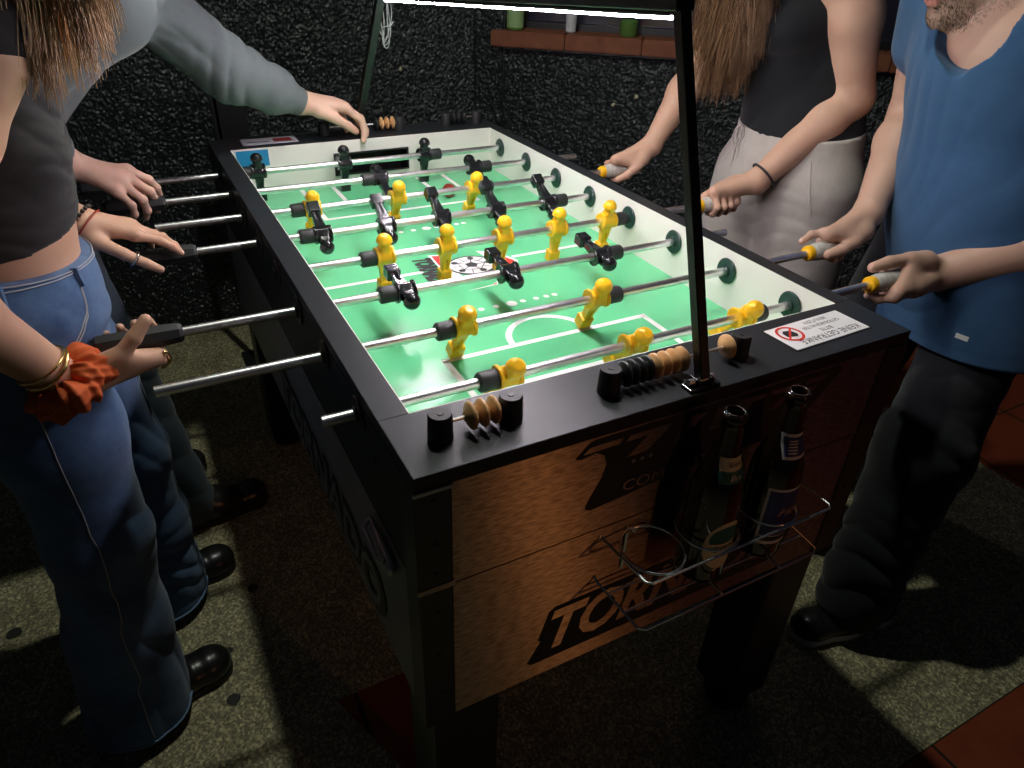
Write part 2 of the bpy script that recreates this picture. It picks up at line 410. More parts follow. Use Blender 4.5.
    def grad(self, Q, e=0.0012):
        G = np.stack([self(Q + np.eye(3)[i] * e) - self(Q - np.eye(3)[i] * e) for i in range(3)], 1) / (2 * e)
        return G
    def project(self, Q, it=6, out=0.0):
        Q = np.asarray(Q, float).copy()
        for _ in range(it):
            G = self.grad(Q); d = self(Q) - out; Q -= G * (d / (np.einsum('ij,ij->i', G, G) + 1e-6))[:, None]
        return Q
def blob_obj(name, bl, h, material, parent=None, mats=None, paint=None, **kw):
    V, F = bl.mesh(h, **kw)
    mi = None
    if paint is not None: mi = paint(V[F].mean(1))
    return mesh_np(name, V, F, material, parent, True, mats, mi)

# ================================================================ THE SETTING
def struct(o): o['kind'] = 'structure'; return o
struct(box('floor', (-3, -3, -0.1), (5, 3.2, 0), M['floor']))
# back wall in two runs that meet at an obtuse corner; the right run holds a window on a terracotta sill
u = np.array([math.cos(math.radians(-40.5)), math.sin(math.radians(-40.5)), 0]); nn = np.array([-0.649, -0.760, 0])   # along the wall, out of the wall
nn = np.array([u[1], -u[0], 0]); nn = nn if nn[1] < 0 else -nn
P0 = np.array([1.149, 2.169, 0.0]) - nn * 0.035
def wpt(s, d, z): p = P0 + u * s + nn * d; return (p[0], p[1], z)
def wbox(bm, s0, s1, d0, d1, z0, z1):
    V = [wpt(s, d, z) for s in (s0, s1) for d in (d0, d1) for z in (z0, z1)]
    vs_ = [bm.verts.new(v) for v in V]
    for f in [(0, 1, 3, 2), (4, 6, 7, 5), (0, 4, 5, 1), (2, 3, 7, 6), (0, 2, 6, 4), (1, 5, 7, 3)]: bm.faces.new([vs_[i] for i in f])
def wfin(name, bm, m_, parent=None, bev=0):
    bmesh.ops.recalc_face_normals(bm, faces=bm.faces)
    if bev: bmesh.ops.bevel(bm, geom=list(bm.edges), offset=bev, segments=2, affect='EDGES')
    return from_bm(name, bm, m_, parent)
s_c = (2.24 - P0[1]) / u[1]      # where the left run meets
bm = bmesh.new(); wbox(bm, s_c, 0.05, -0.3, 0, 0, 2.7); wbox(bm, 0.05, 1.75, -0.3, 0, 0, 1.0); wbox(bm, 0.05, 1.75, -0.3, 0, 2.1, 2.7); wbox(bm, 1.75, 4.2, -0.3, 0, 0, 2.7)
struct(wfin('wall_right', bm, M['stucco']))
cx = wpt(s_c, 0, 0)[0]
struct(box('wall_back', (-3, 2.24, 0), (cx + 0.1, 2.5, 2.7), M['stucco']))
struct(box('wall_left', (-3.1, -3, 0), (-3, 2.5, 2.7), M['stucco']))
win = struct(empty('window_1', wpt(0.9, 0, 1.05)))
bm = bmesh.new(); wbox(bm, 0.05, 1.75, -0.16, -0.15, 1.0, 2.1); wfin('window_pane', bm, M['pane'], win)
bm = bmesh.new()
for a in (0.05, 0.86, 1.69): wbox(bm, a, a + 0.06, -0.15, -0.11, 1.0, 2.1)
wbox(bm, 0.05, 1.75, -0.15, -0.11, 1.0, 1.08); wbox(bm, 0.05, 1.75, -0.15, -0.11, 2.04, 2.1)
wfin('window_frame', bm, M['black_metal'], win)
sill = struct(empty('trim_1', wpt(0.9, 0, 1.0)))
for i in range(6):
    a = i * 0.29; bm = bmesh.new(); wbox(bm, a + 0.0015, a + 0.2885, -0.15, 0.035, 1.0, 1.056); wfin('sill_tile', bm, M['sill'], sill, 0.004)
# the visible stretch of stucco is real relief: small hard grains thrown on the wall
def stucco(name, org, du, dn, w_, h_, step=0.0039):
    nu, nv = int(w_ / step), int(h_ / step); g = np.random.default_rng(int(w_ * 1000))
    def sm(a, n_):
        for _ in range(n_): a = (a + np.roll(a, 1, 0) + np.roll(a, -1, 0) + np.roll(a, 1, 1) + np.roll(a, -1, 1)) / 5
        return a
    a1 = sm(g.normal(0, 1, (nu, nv)), 1); a2 = sm(g.normal(0, 1, (nu, nv)), 14); Hh = 0.0017 * a1 / a1.std() + 0.0010 * a2 / a2.std()
    Hh = np.clip(Hh, -0.006, 0.012) + 0.006; Hh[0, :] = Hh[-1, :] = 0; Hh[:, 0] = Hh[:, -1] = 0
    iu, iv = np.meshgrid(np.arange(nu), np.arange(nv), indexing='ij')
    V = np.array(org)[None, None] + (iu * step)[..., None] * np.array(du) + (iv * step)[..., None] * np.array([0, 0, 1.0]) + Hh[..., None] * np.array(dn)
    idx = iu * nv + iv; F = np.stack([idx[:-1, :-1], idx[1:, :-1], idx[1:, 1:], idx[:-1, 1:]], -1).reshape(-1, 4)
    return mesh_np(name, V.reshape(-1, 3), F, M['stucco'], None, False)
struct(stucco('wall_back_relief', (-1.6, 2.239, 0.0), (1, 0, 0), (0, -1, 0), cx + 1.6, 1.7)); struct(stucco('wall_back_relief', (-1.6, 2.239, 1.695), (1, 0, 0), (0, -1, 0), cx + 1.6, 1.0, 0.007)); struct(stucco('wall_right_relief', wpt(s_c, 0.001, 1.695), u, nn, 0.05 - s_c, 1.0, 0.007)); struct(stucco('wall_right_relief', wpt(2.05, 0.001, 0), u, nn, 2.1, 2.69, 0.008))
struct(stucco('wall_right_relief', wpt(s_c, 0.001, 0), u, nn, 0.05 - s_c, 1.7)); struct(stucco('wall_right_relief', wpt(0.05, 0.001, 0), u, nn, 2.0, 0.995))
# chips of light paint stuck in the stucco
def chip(name, p, r, lab):
    bl = Blob(); c = np.array(p)
    for i in range(3): bl.ball(c + RNG.normal(0, r * 0.35, 3), r * (0.55 + 0.3 * RNG.random()), k=r * 0.4)
    o = blob_obj(name, bl, r * 0.28, M['cream_label'], B=8); return tag(o, lab, 'paint chip')
chip('paint_chip', wpt(0.582 , 0.014, 0.853), 0.010, 'largest pale paint chip on the dark wall between the sill and the far hand')
chip('paint_chip', wpt(0.497, 0.014, 0.821), 0.007, 'small pale paint chip left of the largest chip on the dark wall')
chip('paint_chip', (0.80, 2.228, 0.928), 0.008, 'lone pale paint chip on the dark wall right of the hanging cable')
# gum spots on the concrete
for i, (x, y, r, lab) in enumerate([(-0.247, 0.512, 0.014, 'dark gum spot on lit concrete just below the near shoe'), (-0.236, 0.64, 0.009, 'small dark gum spot on lit concrete right of the two shoes'),
                           (-0.155, 0.80, 0.013, 'dark gum spot on the edge of the table shadow by the far shoe'), (-0.66, 0.90, 0.016, 'dark gum spot on lit concrete at the far left edge')]):
    n = 18; pts = [(x + r * (1 + 0.08 * math.sin(3 * a + i) + 0.06 * math.sin(7 * a)) * math.cos(a), y + 1.0 * r * (1 + 0.08 * math.cos(4 * a + i)) * math.sin(a)) for a in [2 * math.pi * k / n for k in range(n)]]
    tag(poly_prism('gum_spot', pts, 0.0, 0.0012, lambda a, b, c: (a, b, c), M['gum']), lab, 'gum spot')
# things on the window sill
def sill_pt(s, d): return np.array(wpt(s, d, 1.0565))
b = empty('green_bottle', sill_pt(0.085, -0.02), 'green bottle with pale green label on the left end of the brick window sill', 'bottle')
lathe('bottle_body', [(0.030, 0), (0.033, 0.004), (0.033, 0.16), (0.014, 0.21), (0.013, 0.28)], M['bottle_green'], b, sill_pt(0.085, -0.02))
lathe('bottle_label', [(0.0335, 0.010), (0.0335, 0.07)], M['pale_green'], b, sill_pt(0.085, -0.02))
tag(lathe('glass_tumbler', [(0.016, 0), (0.02, 0.005), (0.022, 0.10), (0.020, 0.10), (0.018, 0.008)], M['silver_label'], None, sill_pt(0.30, -0.035)), 'narrow pale glass on the brick window sill right of the green bottle', 'glass')
b = tag(lathe('candle_jar', [(0.03, 0), (0.034, 0.006), (0.034, 0.05), (0.03, 0.055), (0.028, 0.01)], M['bottle_green'], None, sill_pt(0.52, -0.04)), 'low dark green jar on the brick window sill behind the light bar', 'jar')
# small black box on a post with a red indicator
b = empty('control_box', (0.115, 1.88, 0), 'small black box on a post with a red indicator by the wall', 'box')
box('housing', (0.072, 1.86, 0.80), (0.165, 1.93, 0.955), M['black_metal'], b, 0.004)
box('post', (0.065, 1.86, 0), (0.085, 1.88, 0.97), M['black_metal'], b, 0.002)
box('red_light', (0.098, 1.852, 0.932), (0.118, 1.8605, 0.940), M['red_led'], b)
box('base_plate', (0.02, 1.80, 0), (0.21, 1.96, 0.012), M['black_metal'], b, 0.003)

# ================================================================ THE TABLE
W_, LT, H_ = 0.767, 1.437, 0.91
xl, xr, yn, yf, ZR, ZF, ZB = 0.0377, 0.7355, 0.112, 1.3246, 0.8715, 0.80, 0.478
RY = lambda k: 0.1893 + 0.1524 * (8 - k)
T = empty('foosball_table', (0.383, 0.718, 0), 'black foosball table with green playfield and brushed steel end panel', 'foosball table')
# playfield
fld = box('playfield', (xl, yn, ZF - 0.012), (xr, yf, ZF), M['field'], T)
def flat(x, y, z): return (x, y, ZF + z)
def mark(bmx, V, F=None):
    F = F or [tuple(range(len(V)))]
    if bmx is None:
        bmx = bmesh.new(); q = [bmx.verts.new(v) for v in V]
        for f in F: bmx.faces.new([q[i] for i in f])
        for f in bmx.faces:
            f.normal_update()
            if f.normal.z < 0: f.normal_flip()
        from_bm('field_line', bmx, M['white'], T)
    else:
        q = [bmx.verts.new(v) for v in V]
        for f in F: bmx.faces.new([q[i] for i in f])
def line2(bmx, x0, y0, x1, y1, wd=0.011, z=0.0006):
    d = np.array([x1 - x0, y1 - y0]); d /= np.linalg.norm(d); n_ = np.array([-d[1], d[0]]) * wd / 2
    pts = [(x0 + n_[0], y0 + n_[1]), (x1 + n_[0], y1 + n_[1]), (x1 - n_[0], y1 - n_[1]), (x0 - n_[0], y0 - n_[1])]
    return mark(bmx, [(p[0], p[1], ZF + z) for p in pts][::-1])
def disc2(bmx, x, y, r, z=0.0006, n=20, ry=None):
    mark(bmx, [(x + r * math.cos(2 * math.pi * k / n), y + (ry or r) * math.sin(2 * math.pi * k / n), ZF + z) for k in range(n)])
def ring2(bmx, x, y, r0, r1, a0, a1, z=0.0006, n=28):
    V = []
    for k in range(n + 1):
        t = a0 + (a1 - a0) * k / n; V += [(x + r0 * math.cos(t), y + r0 * math.sin(t), ZF + z), (x + r1 * math.cos(t), y + r1 * math.sin(t), ZF + z)]
    mark(bmx, V, [(2 * k, 2 * k + 1, 2 * k + 3, 2 * k + 2) for k in range(n)])
bm = None
cxm = 0.3866; cym = 0.5 * (yn + yf)
def rect_lines(mirror):
    my = (lambda y: 2 * cym - y) if mirror else (lambda y: y)
    S = lambda a, b, c, d, **k: line2(bm, a, my(b), c, my(d), **k)
    S(0.184, 0.368, 0.583, 0.368); S(0.1895, yn, 0.1895, 0.368); S(0.5775, yn, 0.5775, 0.368)
    S(0.265, 0.262, 0.508, 0.262); S(0.27, yn, 0.27, 0.262); S(0.503, yn, 0.503, 0.262)
    if mirror: ring2(bm, cxm, my(0.37), 0.068, 0.079, math.pi, 2 * math.pi)
    else: ring2(bm, cxm, 0.37, 0.068, 0.079, 0, math.pi)
    for i, x in enumerate((0.29, 0.32, 0.35, 0.378, 0.406, 0.434, 0.456, 0.474)):
        if i == 3: disc2(bm, x + 0.004, my(0.508), 0.0105)
        else: disc2(bm, x, my(0.509), 0.006)
rect_lines(False); rect_lines(True)
line2(bm, xl + 0.005, 0.704, 0.285, 0.704); line2(bm, 0.485, 0.704, xr - 0.03, 0.704)
# centre emblem: letters, ball and red flashes
bm = bmesh.new(); disc2(bm, 0.388, 0.697, 0.052, 0.0010, 32, 0.047); from_bm('emblem_ball', bm, M['ink'], T)
bm = bmesh.new(); disc2(bm, 0.388, 0.697, 0.047, 0.0014, 32, 0.042); from_bm('emblem_ball_white', bm, M['white'], T)
bm = bmesh.new(); disc2(bm, 0.388, 0.697, 0.014, 0.0018, 5)
for k in range(5):
    a = math.pi / 2 * 0 + 2 * math.pi * k / 5; disc2(bm, 0.388 + 0.037 * math.cos(a), 0.697 + 0.034 * math.sin(a), 0.008, 0.0018, 5)
    line2(bm, 0.388 + 0.013 * math.cos(a), 0.697 + 0.013 * math.sin(a), 0.388 + 0.03 * math.cos(a), 0.697 + 0.028 * math.sin(a), 0.0022, 0.0018)
    a2 = a + math.pi / 5; line2(bm, 0.388 + 0.024 * math.cos(a2), 0.697 + 0.022 * math.sin(a2), 0.388 + 0.044 * math.cos(a2), 0.697 + 0.04 * math.sin(a2), 0.0018, 0.0018)
    line2(bm, 0.388 + 0.03 * math.cos(a), 0.697 + 0.028 * math.sin(a), 0.388 + 0.024 * math.cos(a2), 0.697 + 0.022 * math.sin(a2), 0.0018, 0.0018)
    line2(bm, 0.388 + 0.03 * math.cos(a), 0.697 + 0.028 * math.sin(a), 0.388 + 0.024 * math.cos(a - math.pi / 5), 0.697 + 0.022 * math.sin(a - math.pi / 5), 0.0018, 0.0018)
for f in bm.faces:
    f.normal_update()
    if f.normal.z < 0: f.normal_flip()
from_bm('emblem_ball_patch', bm, M['ink'], T)
def fpoly(name, pts, mt, z):
    V = [(x - 0.004, y - 0.03, ZF + z) for x, y in pts]; o = mesh_np(name, V, [tuple(range(len(V)))], mt, T, False); return o
fpoly('emblem_border', [(0.328, 0.808), (0.364, 0.799), (0.350, 0.745), (0.352, 0.690), (0.366, 0.655), (0.334, 0.650), (0.326, 0.70)][::-1], M['white'], 0.0007)
fpoly('emblem_flash', [(0.334, 0.802), (0.358, 0.794), (0.348, 0.752), (0.336, 0.730), (0.330, 0.752)][::-1], M['red'], 0.0009)
fpoly('emblem_border', [(0.432, 0.792), (0.454, 0.779), (0.476, 0.790), (0.477, 0.750), (0.492, 0.715), (0.476, 0.680), (0.438, 0.676), (0.43, 0.72), (0.436, 0.755)][::-1], M['white'], 0.0007)
fpoly('emblem_flash', [(0.443, 0.778), (0.456, 0.772), (0.468, 0.780), (0.470, 0.748), (0.484, 0.715), (0.472, 0.688), (0.442, 0.684), (0.446, 0.72), (0.446, 0.75)][::-1], M['red'], 0.0009)
fpoly('emblem_border', [(0.33, 0.618), (0.40, 0.622), (0.405, 0.636), (0.39, 0.626)], M['white'], 0.0007)
fpoly('emblem_flash', [(0.355, 0.620), (0.398, 0.624), (0.402, 0.632), (0.388, 0.6235)], M['red'], 0.0009)
text_obj('emblem_letters', 'TORNADO', 0.045, lambda x, y, z: (0.298 + y * 1.1 + x * -0.06, 0.700 - x * 0.95, ZF + 0.0008), M['ink'], T, width=0.15, shear=0.3, offset=0.0035)
# inner walls
box('inner_side_wall', (xl - 0.0012, yn - 0.0012, ZF - 0.01), (xl, yf + 0.0012, H_ - 0.0006), M['white_wall'], T)
box('inner_side_wall', (xr, yn - 0.0012, ZF - 0.01), (xr + 0.0012, yf + 0.0012, H_ - 0.0006), M['white_wall'], T)
def end_wall(name, y0, y1, gx0=0.286, gx1=0.489):
    bm = bmesh.new()
    for a, b_, c, d in ((xl, gx0, ZF - 0.01, H_ - 0.0006), (gx1, xr, ZF - 0.01, H_ - 0.0006), (gx0, gx1, 0.876, H_ - 0.0006), (gx0, gx1, ZF - 0.01, 0.824)):
        bm_box(bm, ((a + b_) / 2, (y0 + y1) / 2, (c + d) / 2), (b_ - a, y1 - y0, d - c))
    return from_bm(name, bm, M['white_wall'], T)
end_wall('inner_end_wall', yf, yf + 0.0012); end_wall('inner_end_wall', yn - 0.0012, yn)
for y0, y1 in ((yf + 0.004, yf + 0.07), (yn - 0.07, yn - 0.004)):
    bm = bmesh.new(); bm_box(bm, (0.3875, (y0 + y1) / 2, 0.838), (0.21, y1 - y0, 0.084))
    far = y0 > 1; kill = [f for f in bm.faces if (f.calc_center_median().y < y0 + 0.001 if far else f.calc_center_median().y > y1 - 0.001)]
    bmesh.ops.delete(bm, geom=kill, context='FACES'); from_bm('goal_box', bm, M['goal'], T)
# far goal surround
bm = bmesh.new()
for a in ((0.2875, 0.850, 0.004, 0.056), (0.4875, 0.850, 0.004, 0.056)): bm_box(bm, (a[0], yf - 0.0025, a[1]), (a[2], 0.004, a[3]))
bm_box(bm, (0.3875, yf - 0.0025, 0.877), (0.204, 0.004, 0.004)); bm_box(bm, (0.3875, yf - 0.0025, 0.823), (0.204, 0.004, 0.003))
from_bm('goal_frame', bm, M['black_plastic'], T)
box('blue_sticker', (0.048, yf - 0.0012, 0.866), (0.124, yf, 0.905), M['blue_sticker'], T)
# cabinet side walls with bore holes are covered by bearings
box('side_panel', (0.0, 0.03, ZB), (xl - 0.0012, LT - 0.03, H_ - 0.019), M['side_grey'], T)
box('side_panel', (xr + 0.0012, 0.03, ZB), (W_, LT - 0.03, H_ - 0.019), M['side_grey'], T)
for x0, x1 in ((-0.0012, 0.0), (W_, W_ + 0.0012)): box('upper_side_skin', (x0, 0.0415, 0.742), (x1, LT - 0.0415, H_ - 0.0195), M['black_lam'], T)
box('side_seam', (-0.0016, 0.03, 0.738), (-0.0002, LT - 0.03, 0.7415), M['black_plastic'], T)
box('end_panel', (0.04, 0.0, 0.7385), (0.725, 0.02, H_ - 0.019), M['brushed'], T)
box('end_panel', (0.04, 0.0, 0.497), (0.725, 0.02, 0.7365), M['brushed'], T)
box('end_panel_sill', (0.04, 0.002, ZB), (0.725, 0.03, 0.497), M['brushed'], T)
box('far_end_panel', (0.04, LT - 0.02, ZB), (0.725, LT, H_ - 0.019), M['brushed'], T)
# top rails
box('top_rail', (-0.001, 0.0, H_ - 0.019), (W_ + 0.001, yn - 0.0012, H_), M['black_lam'], T, 0.0012)
box('top_rail', (-0.001, yf + 0.0012, H_ - 0.019), (W_ + 0.001, LT, H_), M['black_lam'], T, 0.0012)
box('top_rail', (-0.001, yn - 0.0012, H_ - 0.019), (xl - 0.0012, yf + 0.0012, H_), M['black_lam'], T, 0.0008)
box('top_rail', (xr + 0.0012, yn - 0.0012, H_ - 0.019), (W_ + 0.001, yf + 0.0012, H_), M['black_lam'], T, 0.0008)
# brushed strip under the front edge, corner posts, belts
for x0, x1 in ((-0.0025, 0.041), (0.7245, W_ + 0.0025)):
    for y0, y1 in ((-0.0025, 0.041), (LT - 0.041, LT + 0.0025)):
        box('corner_post', (x0, y0, 0.4745), (x1, y1, H_ - 0.0195), M['black_metal'], T, 0.002)
box('corner_trim', (-0.0035, -0.0035, 0.7375), (0.0425, 0.0, 0.7455), M['brushed'], T)
box('corner_trim', (-0.0035, -0.003, H_ - 0.024), (0.0425, 0.0, H_ - 0.0195), M['silver'], T)
for z in (0.875, 0.81, 0.765, 0.70, 0.62, 0.54):
    for x in (0.02, 0.745): lathe('post_screw', [(0.0035, 0), (0.0035, 0.001), (0.002, 0.0016)], M['black_plastic'], T, (x, -0.0024, z), (0, -1, 0), 10)
# bottom board
box('bottom_board', (0.03, 0.03, ZB + 0.002), (0.737, LT - 0.03, ZB + 0.02), M['black_lam'], T)
# legs with round levelling feet
for lx in (0.064, 0.702):
    for ly in (0.062, LT - 0.062):
        lg = box('leg', (lx - 0.052, ly - 0.052, 0.05), (lx + 0.052, ly + 0.052, ZB), M['black_lam'], T, 0.008)
        lathe('levelling_foot', [(0.044, 0.0), (0.046, 0.006), (0.046, 0.024), (0.022, 0.034), (0.014, 0.05)], M['black_rubber'], lg, (lx, ly, 0))
# steel latch on the left side
lt = empty('side_latch', (0, 0.12, 0.7)); lt.parent = T; unshift(lt, T)
V, F = [], []
bl = Blob(); bl.cone((-0.008, 0.088, 0.702), (-0.008, 0.158, 0.715), 0.013, 0.010, flat=(1, 0, 0), f=1.7)
blob_obj('latch_plate', bl, 0.002, M['silver'], lt)
tubes('latch_bar', [([(-0.013, 0.09, 0.712), (-0.021, 0.10, 0.712), (-0.021, 0.145, 0.724), (-0.013, 0.155, 0.725)], 0.0035)], M['silver'], lt)
lathe('side_bolt', [(0.005, 0), (0.005, 0.0015), (0.003, 0.002)], M['black_plastic'], T, (-0.001, 0.135, 0.835), (-1, 0, 0), 12)
# side decal and front decals
def side_T(x, y, z): return (-0.0018 - z, 0.50 - x, 0.545 + y)
text_obj('side_decal_back', 'TORNADO', 0.13, side_T, M['ink'], T, width=0.68, shear=0.25, offset=0.012, extrude=0.0004)
text_obj('side_decal', 'TORNADO', 0.13, lambda x, y, z: side_T(x, y, z + 0.001), M['side_grey'], T, width=0.64, shear=0.25, offset=0.001)
def front_T(cx_, cz_, th=0.0):
    return lambda x, y, z: (cx_ + x, -0.0006 - z, cz_ + y)
def ffp(name, pts, mt, d0, d1):
    return poly_prism(name, pts, d0, d1, lambda x, y, z: (x, -z, y), mt, T)
ffp('front_decal_back', [(0.150, 0.518), (0.158, 0.512), (0.605, 0.512), (0.625, 0.523), (0.650, 0.60), (0.645, 0.612), (0.60, 0.618), (0.19, 0.618), (0.180, 0.612), (0.165, 0.560), (0.170, 0.556)], M['ink'], 0.0, 0.0008)
text_obj('front_decal', 'TORNADO', 0.12, lambda x, y, z: (0.392 + x, -0.0009 - z, 0.566 + y * 0.88), M['brushed'], T, width=0.44, shear=0.32, offset=0.004)
upper = [(0.196, 0.868), (0.205, 0.865), (0.225, 0.868), (0.238, 0.860), (0.243, 0.845), (0.238, 0.825), (0.222, 0.795), (0.218, 0.782), (0.226, 0.777), (0.24, 0.778), (0.345, 0.790), (0.43, 0.795), (0.52, 0.792), (0.56, 0.80), (0.60, 0.838), (0.632, 0.874), (0.634, 0.883), (0.625, 0.886), (0.225, 0.888), (0.215, 0.886)]
ffp('upper_decal_back', upper, M['ink'], 0.0, 0.0008)
def shp(pts): ffp('upper_decal', pts, M['brushed'], 0.0008, 0.0011)
shp([(0.207, 0.871), (0.258, 0.871), (0.262, 0.879), (0.215, 0.879)]); shp([(0.268, 0.871), (0.300, 0.871), (0.272, 0.846), (0.300, 0.846), (0.328, 0.868), (0.334, 0.879), (0.272, 0.879)])
shp([(0.345, 0.846), (0.372, 0.846), (0.368, 0.856), (0.392, 0.879), (0.366, 0.879), (0.352, 0.865)]); shp([(0.40, 0.846), (0.43, 0.846), (0.436, 0.853), (0.415, 0.853), (0.43, 0.879), (0.408, 0.879)])
shp([(0.445, 0.846), (0.46, 0.846), (0.468, 0.871), (0.488, 0.871), (0.492, 0.879), (0.446, 0.879), (0.443, 0.871), (0.455, 0.871)])
shp([(0.50, 0.871), (0.535, 0.871), (0.505, 0.846), (0.52, 0.846), (0.552, 0.872), (0.555, 0.879), (0.503, 0.879)]); shp([(0.565, 0.871), (0.600, 0.871), (0.607, 0.879), (0.569, 0.879)]); shp([(0.555, 0.857), (0.585, 0.857), (0.591, 0.864), (0.561, 0.864)])
bm = bmesh.new()
for x in (0.283, 0.296, 0.309):
    bmesh.ops.create_circle(bm, cap_ends=True, radius=0.0028, segments=10, matrix=Matrix.Translation((x, -0.0012, 0.8365)) @ Matrix.Rotation(math.pi / 2, 4, 'X'))
from_bm('upper_decal_star', bm, M['silver'], T)
text_obj('upper_decal_word', 'COMPETITION', 0.024, lambda x, y, z: (0.368 + x, -0.0012, 0.798 + y), M['brushed'], T, width=0.19)
# sign on the near rail, read from the far side
sg = box('no_drinks_sign', (0.0, 0.0, 0.0), (0.155, 0.058, 0.0012), M['white'], T)
c_, s_ = math.cos(0.10), math.sin(0.10)
def sign_T(x, y, z): return (0.640 + x * c_ - y * s_ * 0.6, 0.0595 + x * s_ * 0.35 + y * c_, H_ + 0.0002 + z)
def sign_box(name, x0, y0, x1, y1, z0, z1, mt, parent):
    V = [sign_T(x, y, z) for x in (x0, x1) for y in (y0, y1) for z in (z0, z1)]
    F = [(0, 1, 3, 2), (4, 6, 7, 5), (0, 4, 5, 1), (2, 3, 7, 6), (0, 2, 6, 4), (1, 5, 7, 3)]
    o = mesh_np(name, V, F, mt, parent, False); bm_ = bmesh.new(); bm_.from_mesh(o.data); bmesh.ops.recalc_face_normals(bm_, faces=bm_.faces); bm_.to_mesh(o.data); bm_.free(); return o
bpy.data.objects.remove(sg)
sg = sign_box('no_drinks_sign', -0.076, -0.030, 0.076, 0.030, 0, 0.0010, M['white'], T); sg['label'] = 'white no drinks sign'
sign_box('sign_rim', -0.0785, -0.0325, 0.0785, 0.0325, -0.0001, 0.0006, M['ink'], sg)
def txt(s, size, ox, oy, w_=None):
    text_obj('sign_text', s, size, lambda x, y, z: sign_T(ox - x, oy - y, 0.0014), M['ink'], sg, width=w_)
txt('KEINE GETRÄNKE', 0.017, 0.006, -0.018, 0.118); txt('BITTE', 0.011, 0.014, -0.0035, 0.024); txt('GETRÄNKEHALTER', 0.010, 0.018, 0.009, 0.076); txt('BENUTZEN', 0.010, 0.018, 0.021, 0.045)
V = []; F = []
n = 32
for k in range(n):
    t = 2 * math.pi * k / n; V += [sign_T(-0.049 + r_ * math.cos(t), 0.007 + r_ * math.sin(t), 0.0018) for r_ in (0.0165, 0.0205)]
F = [(2 * k, 2 * k + 1, (2 * k + 3) % (2 * n), (2 * k + 2) % (2 * n)) for k in range(n)]
i0 = len(V); V += [sign_T(-0.049 + a, 0.007 + b_, 0.0019) for a, b_ in ((-0.013, -0.010), (-0.011, -0.0125), (0.013, 0.010), (0.011, 0.0125))]; F.append((i0, i0 + 1, i0 + 2, i0 + 3))
mesh_np('prohibition_ring', V, F, M['red'], sg, False)
V = [sign_T(-0.049 + a, 0.007 + b_, 0.0016) for a, b_ in ((-0.010, -0.006), (0.006, -0.010), (0.011, -0.004), (0.008, 0.007), (-0.004, 0.010), (-0.010, 0.004))]
mesh_np('cup_symbol', V, [tuple(range(6))], M['ink'], sg, False)
# label on the far rail
fl_ = box('rail_label', (0.072, 1.352, H_), (0.208, 1.412, H_ + 0.001), M['silver_label'], T)
box('label_stripe', (0.15, 1.366, H_ + 0.001), (0.195, 1.398, H_ + 0.0014), M['red_cord'], fl_)
box('label_stripe', (0.085, 1.372, H_ + 0.001), (0.14, 1.378, H_ + 0.0014), M['ink'], fl_)
# score counters
def post_(x, y, parent, far=False):
    o = lathe('counter_post', [(0.0142, 0), (0.0144, 0.002), (0.0138, 0.030), (0.0125, 0.033), (0.004, 0.033), (0.0035, 0.030)], M['black_rubber'], parent, (x, y, H_), seg=24)
    lathe('post_screw', [(0.0042, 0.031), (0.0035, 0.0336), (0.001, 0.0336)], M['black_metal'], o, (x, y, H_), seg=12)
def bead_(x, y, mt, parent): lathe('bead', [(0.006, -0.0076), (0.0085, -0.0050), (0.0145, -0.0030), (0.0165, -0.0010), (0.0165, 0.0010), (0.0145, 0.0030), (0.0085, 0.0050), (0.006, 0.0076)], mt, parent, (x, y, H_ + 0.0195), (1, 0.0, 0), seg=22, sharp=0.9)
def counter(x0, x1, y, beads):
    c = empty('score_counter', ((x0 + x1) / 2, y, H_)); c.parent = T; unshift(c, T)
    post_(x0, y, c); post_(x1, y, c)
    tubes('wire', [([(x0, y, H_ + 0.0195), (x1, y, H_ + 0.0195)], 0.0022)], M['chrome'], c, 8)
    for bx, mt in beads: bead_(bx, y, M[mt], c)
counter(0.051, 0.137, 0.052, [(0.0875, 'bead_tan'), (0.1015, 'bead_tan'), (0.1155, 'bead_tan')])
counter(0.272, 0.480, 0.052, [(0.2935 + 0.0112 * i, 'black_plastic') for i in range(4)] + [(0.3400 + 0.0138 * i, 'bead_tan') for i in range(4)] + [(0.4575, 'bead_tan')])
counter(0.628, 0.722, 1.388, [(0.65 + 0.0155 * i, 'black_plastic') for i in range(3)])
counter(0.283, 0.490, 1.388, [(0.424, 'black_plastic')] + [(0.440 + 0.0155 * i, 'bead_tan') for i in range(3)])
# chrome rod bearings
for k in range(1, 9):
    y = RY(k)
    for (x, d, mt) in ((xr, -1, 'plate'), (xl, 1, 'plate'), (0.0, -1, 'black_plastic'), (W_, 1, 'black_plastic')):
        o = lathe('rod_bearing', [(0.0105, -0.002), (0.0105, 0.0005), (0.0225, 0.0005), (0.0238, 0.0025), (0.022, 0.0045), (0.0115, 0.005), (0.0105, 0.0085), (0.0085, 0.0085)], M[mt], T, (x, y, ZR), (d, 0, 0), seg=30)

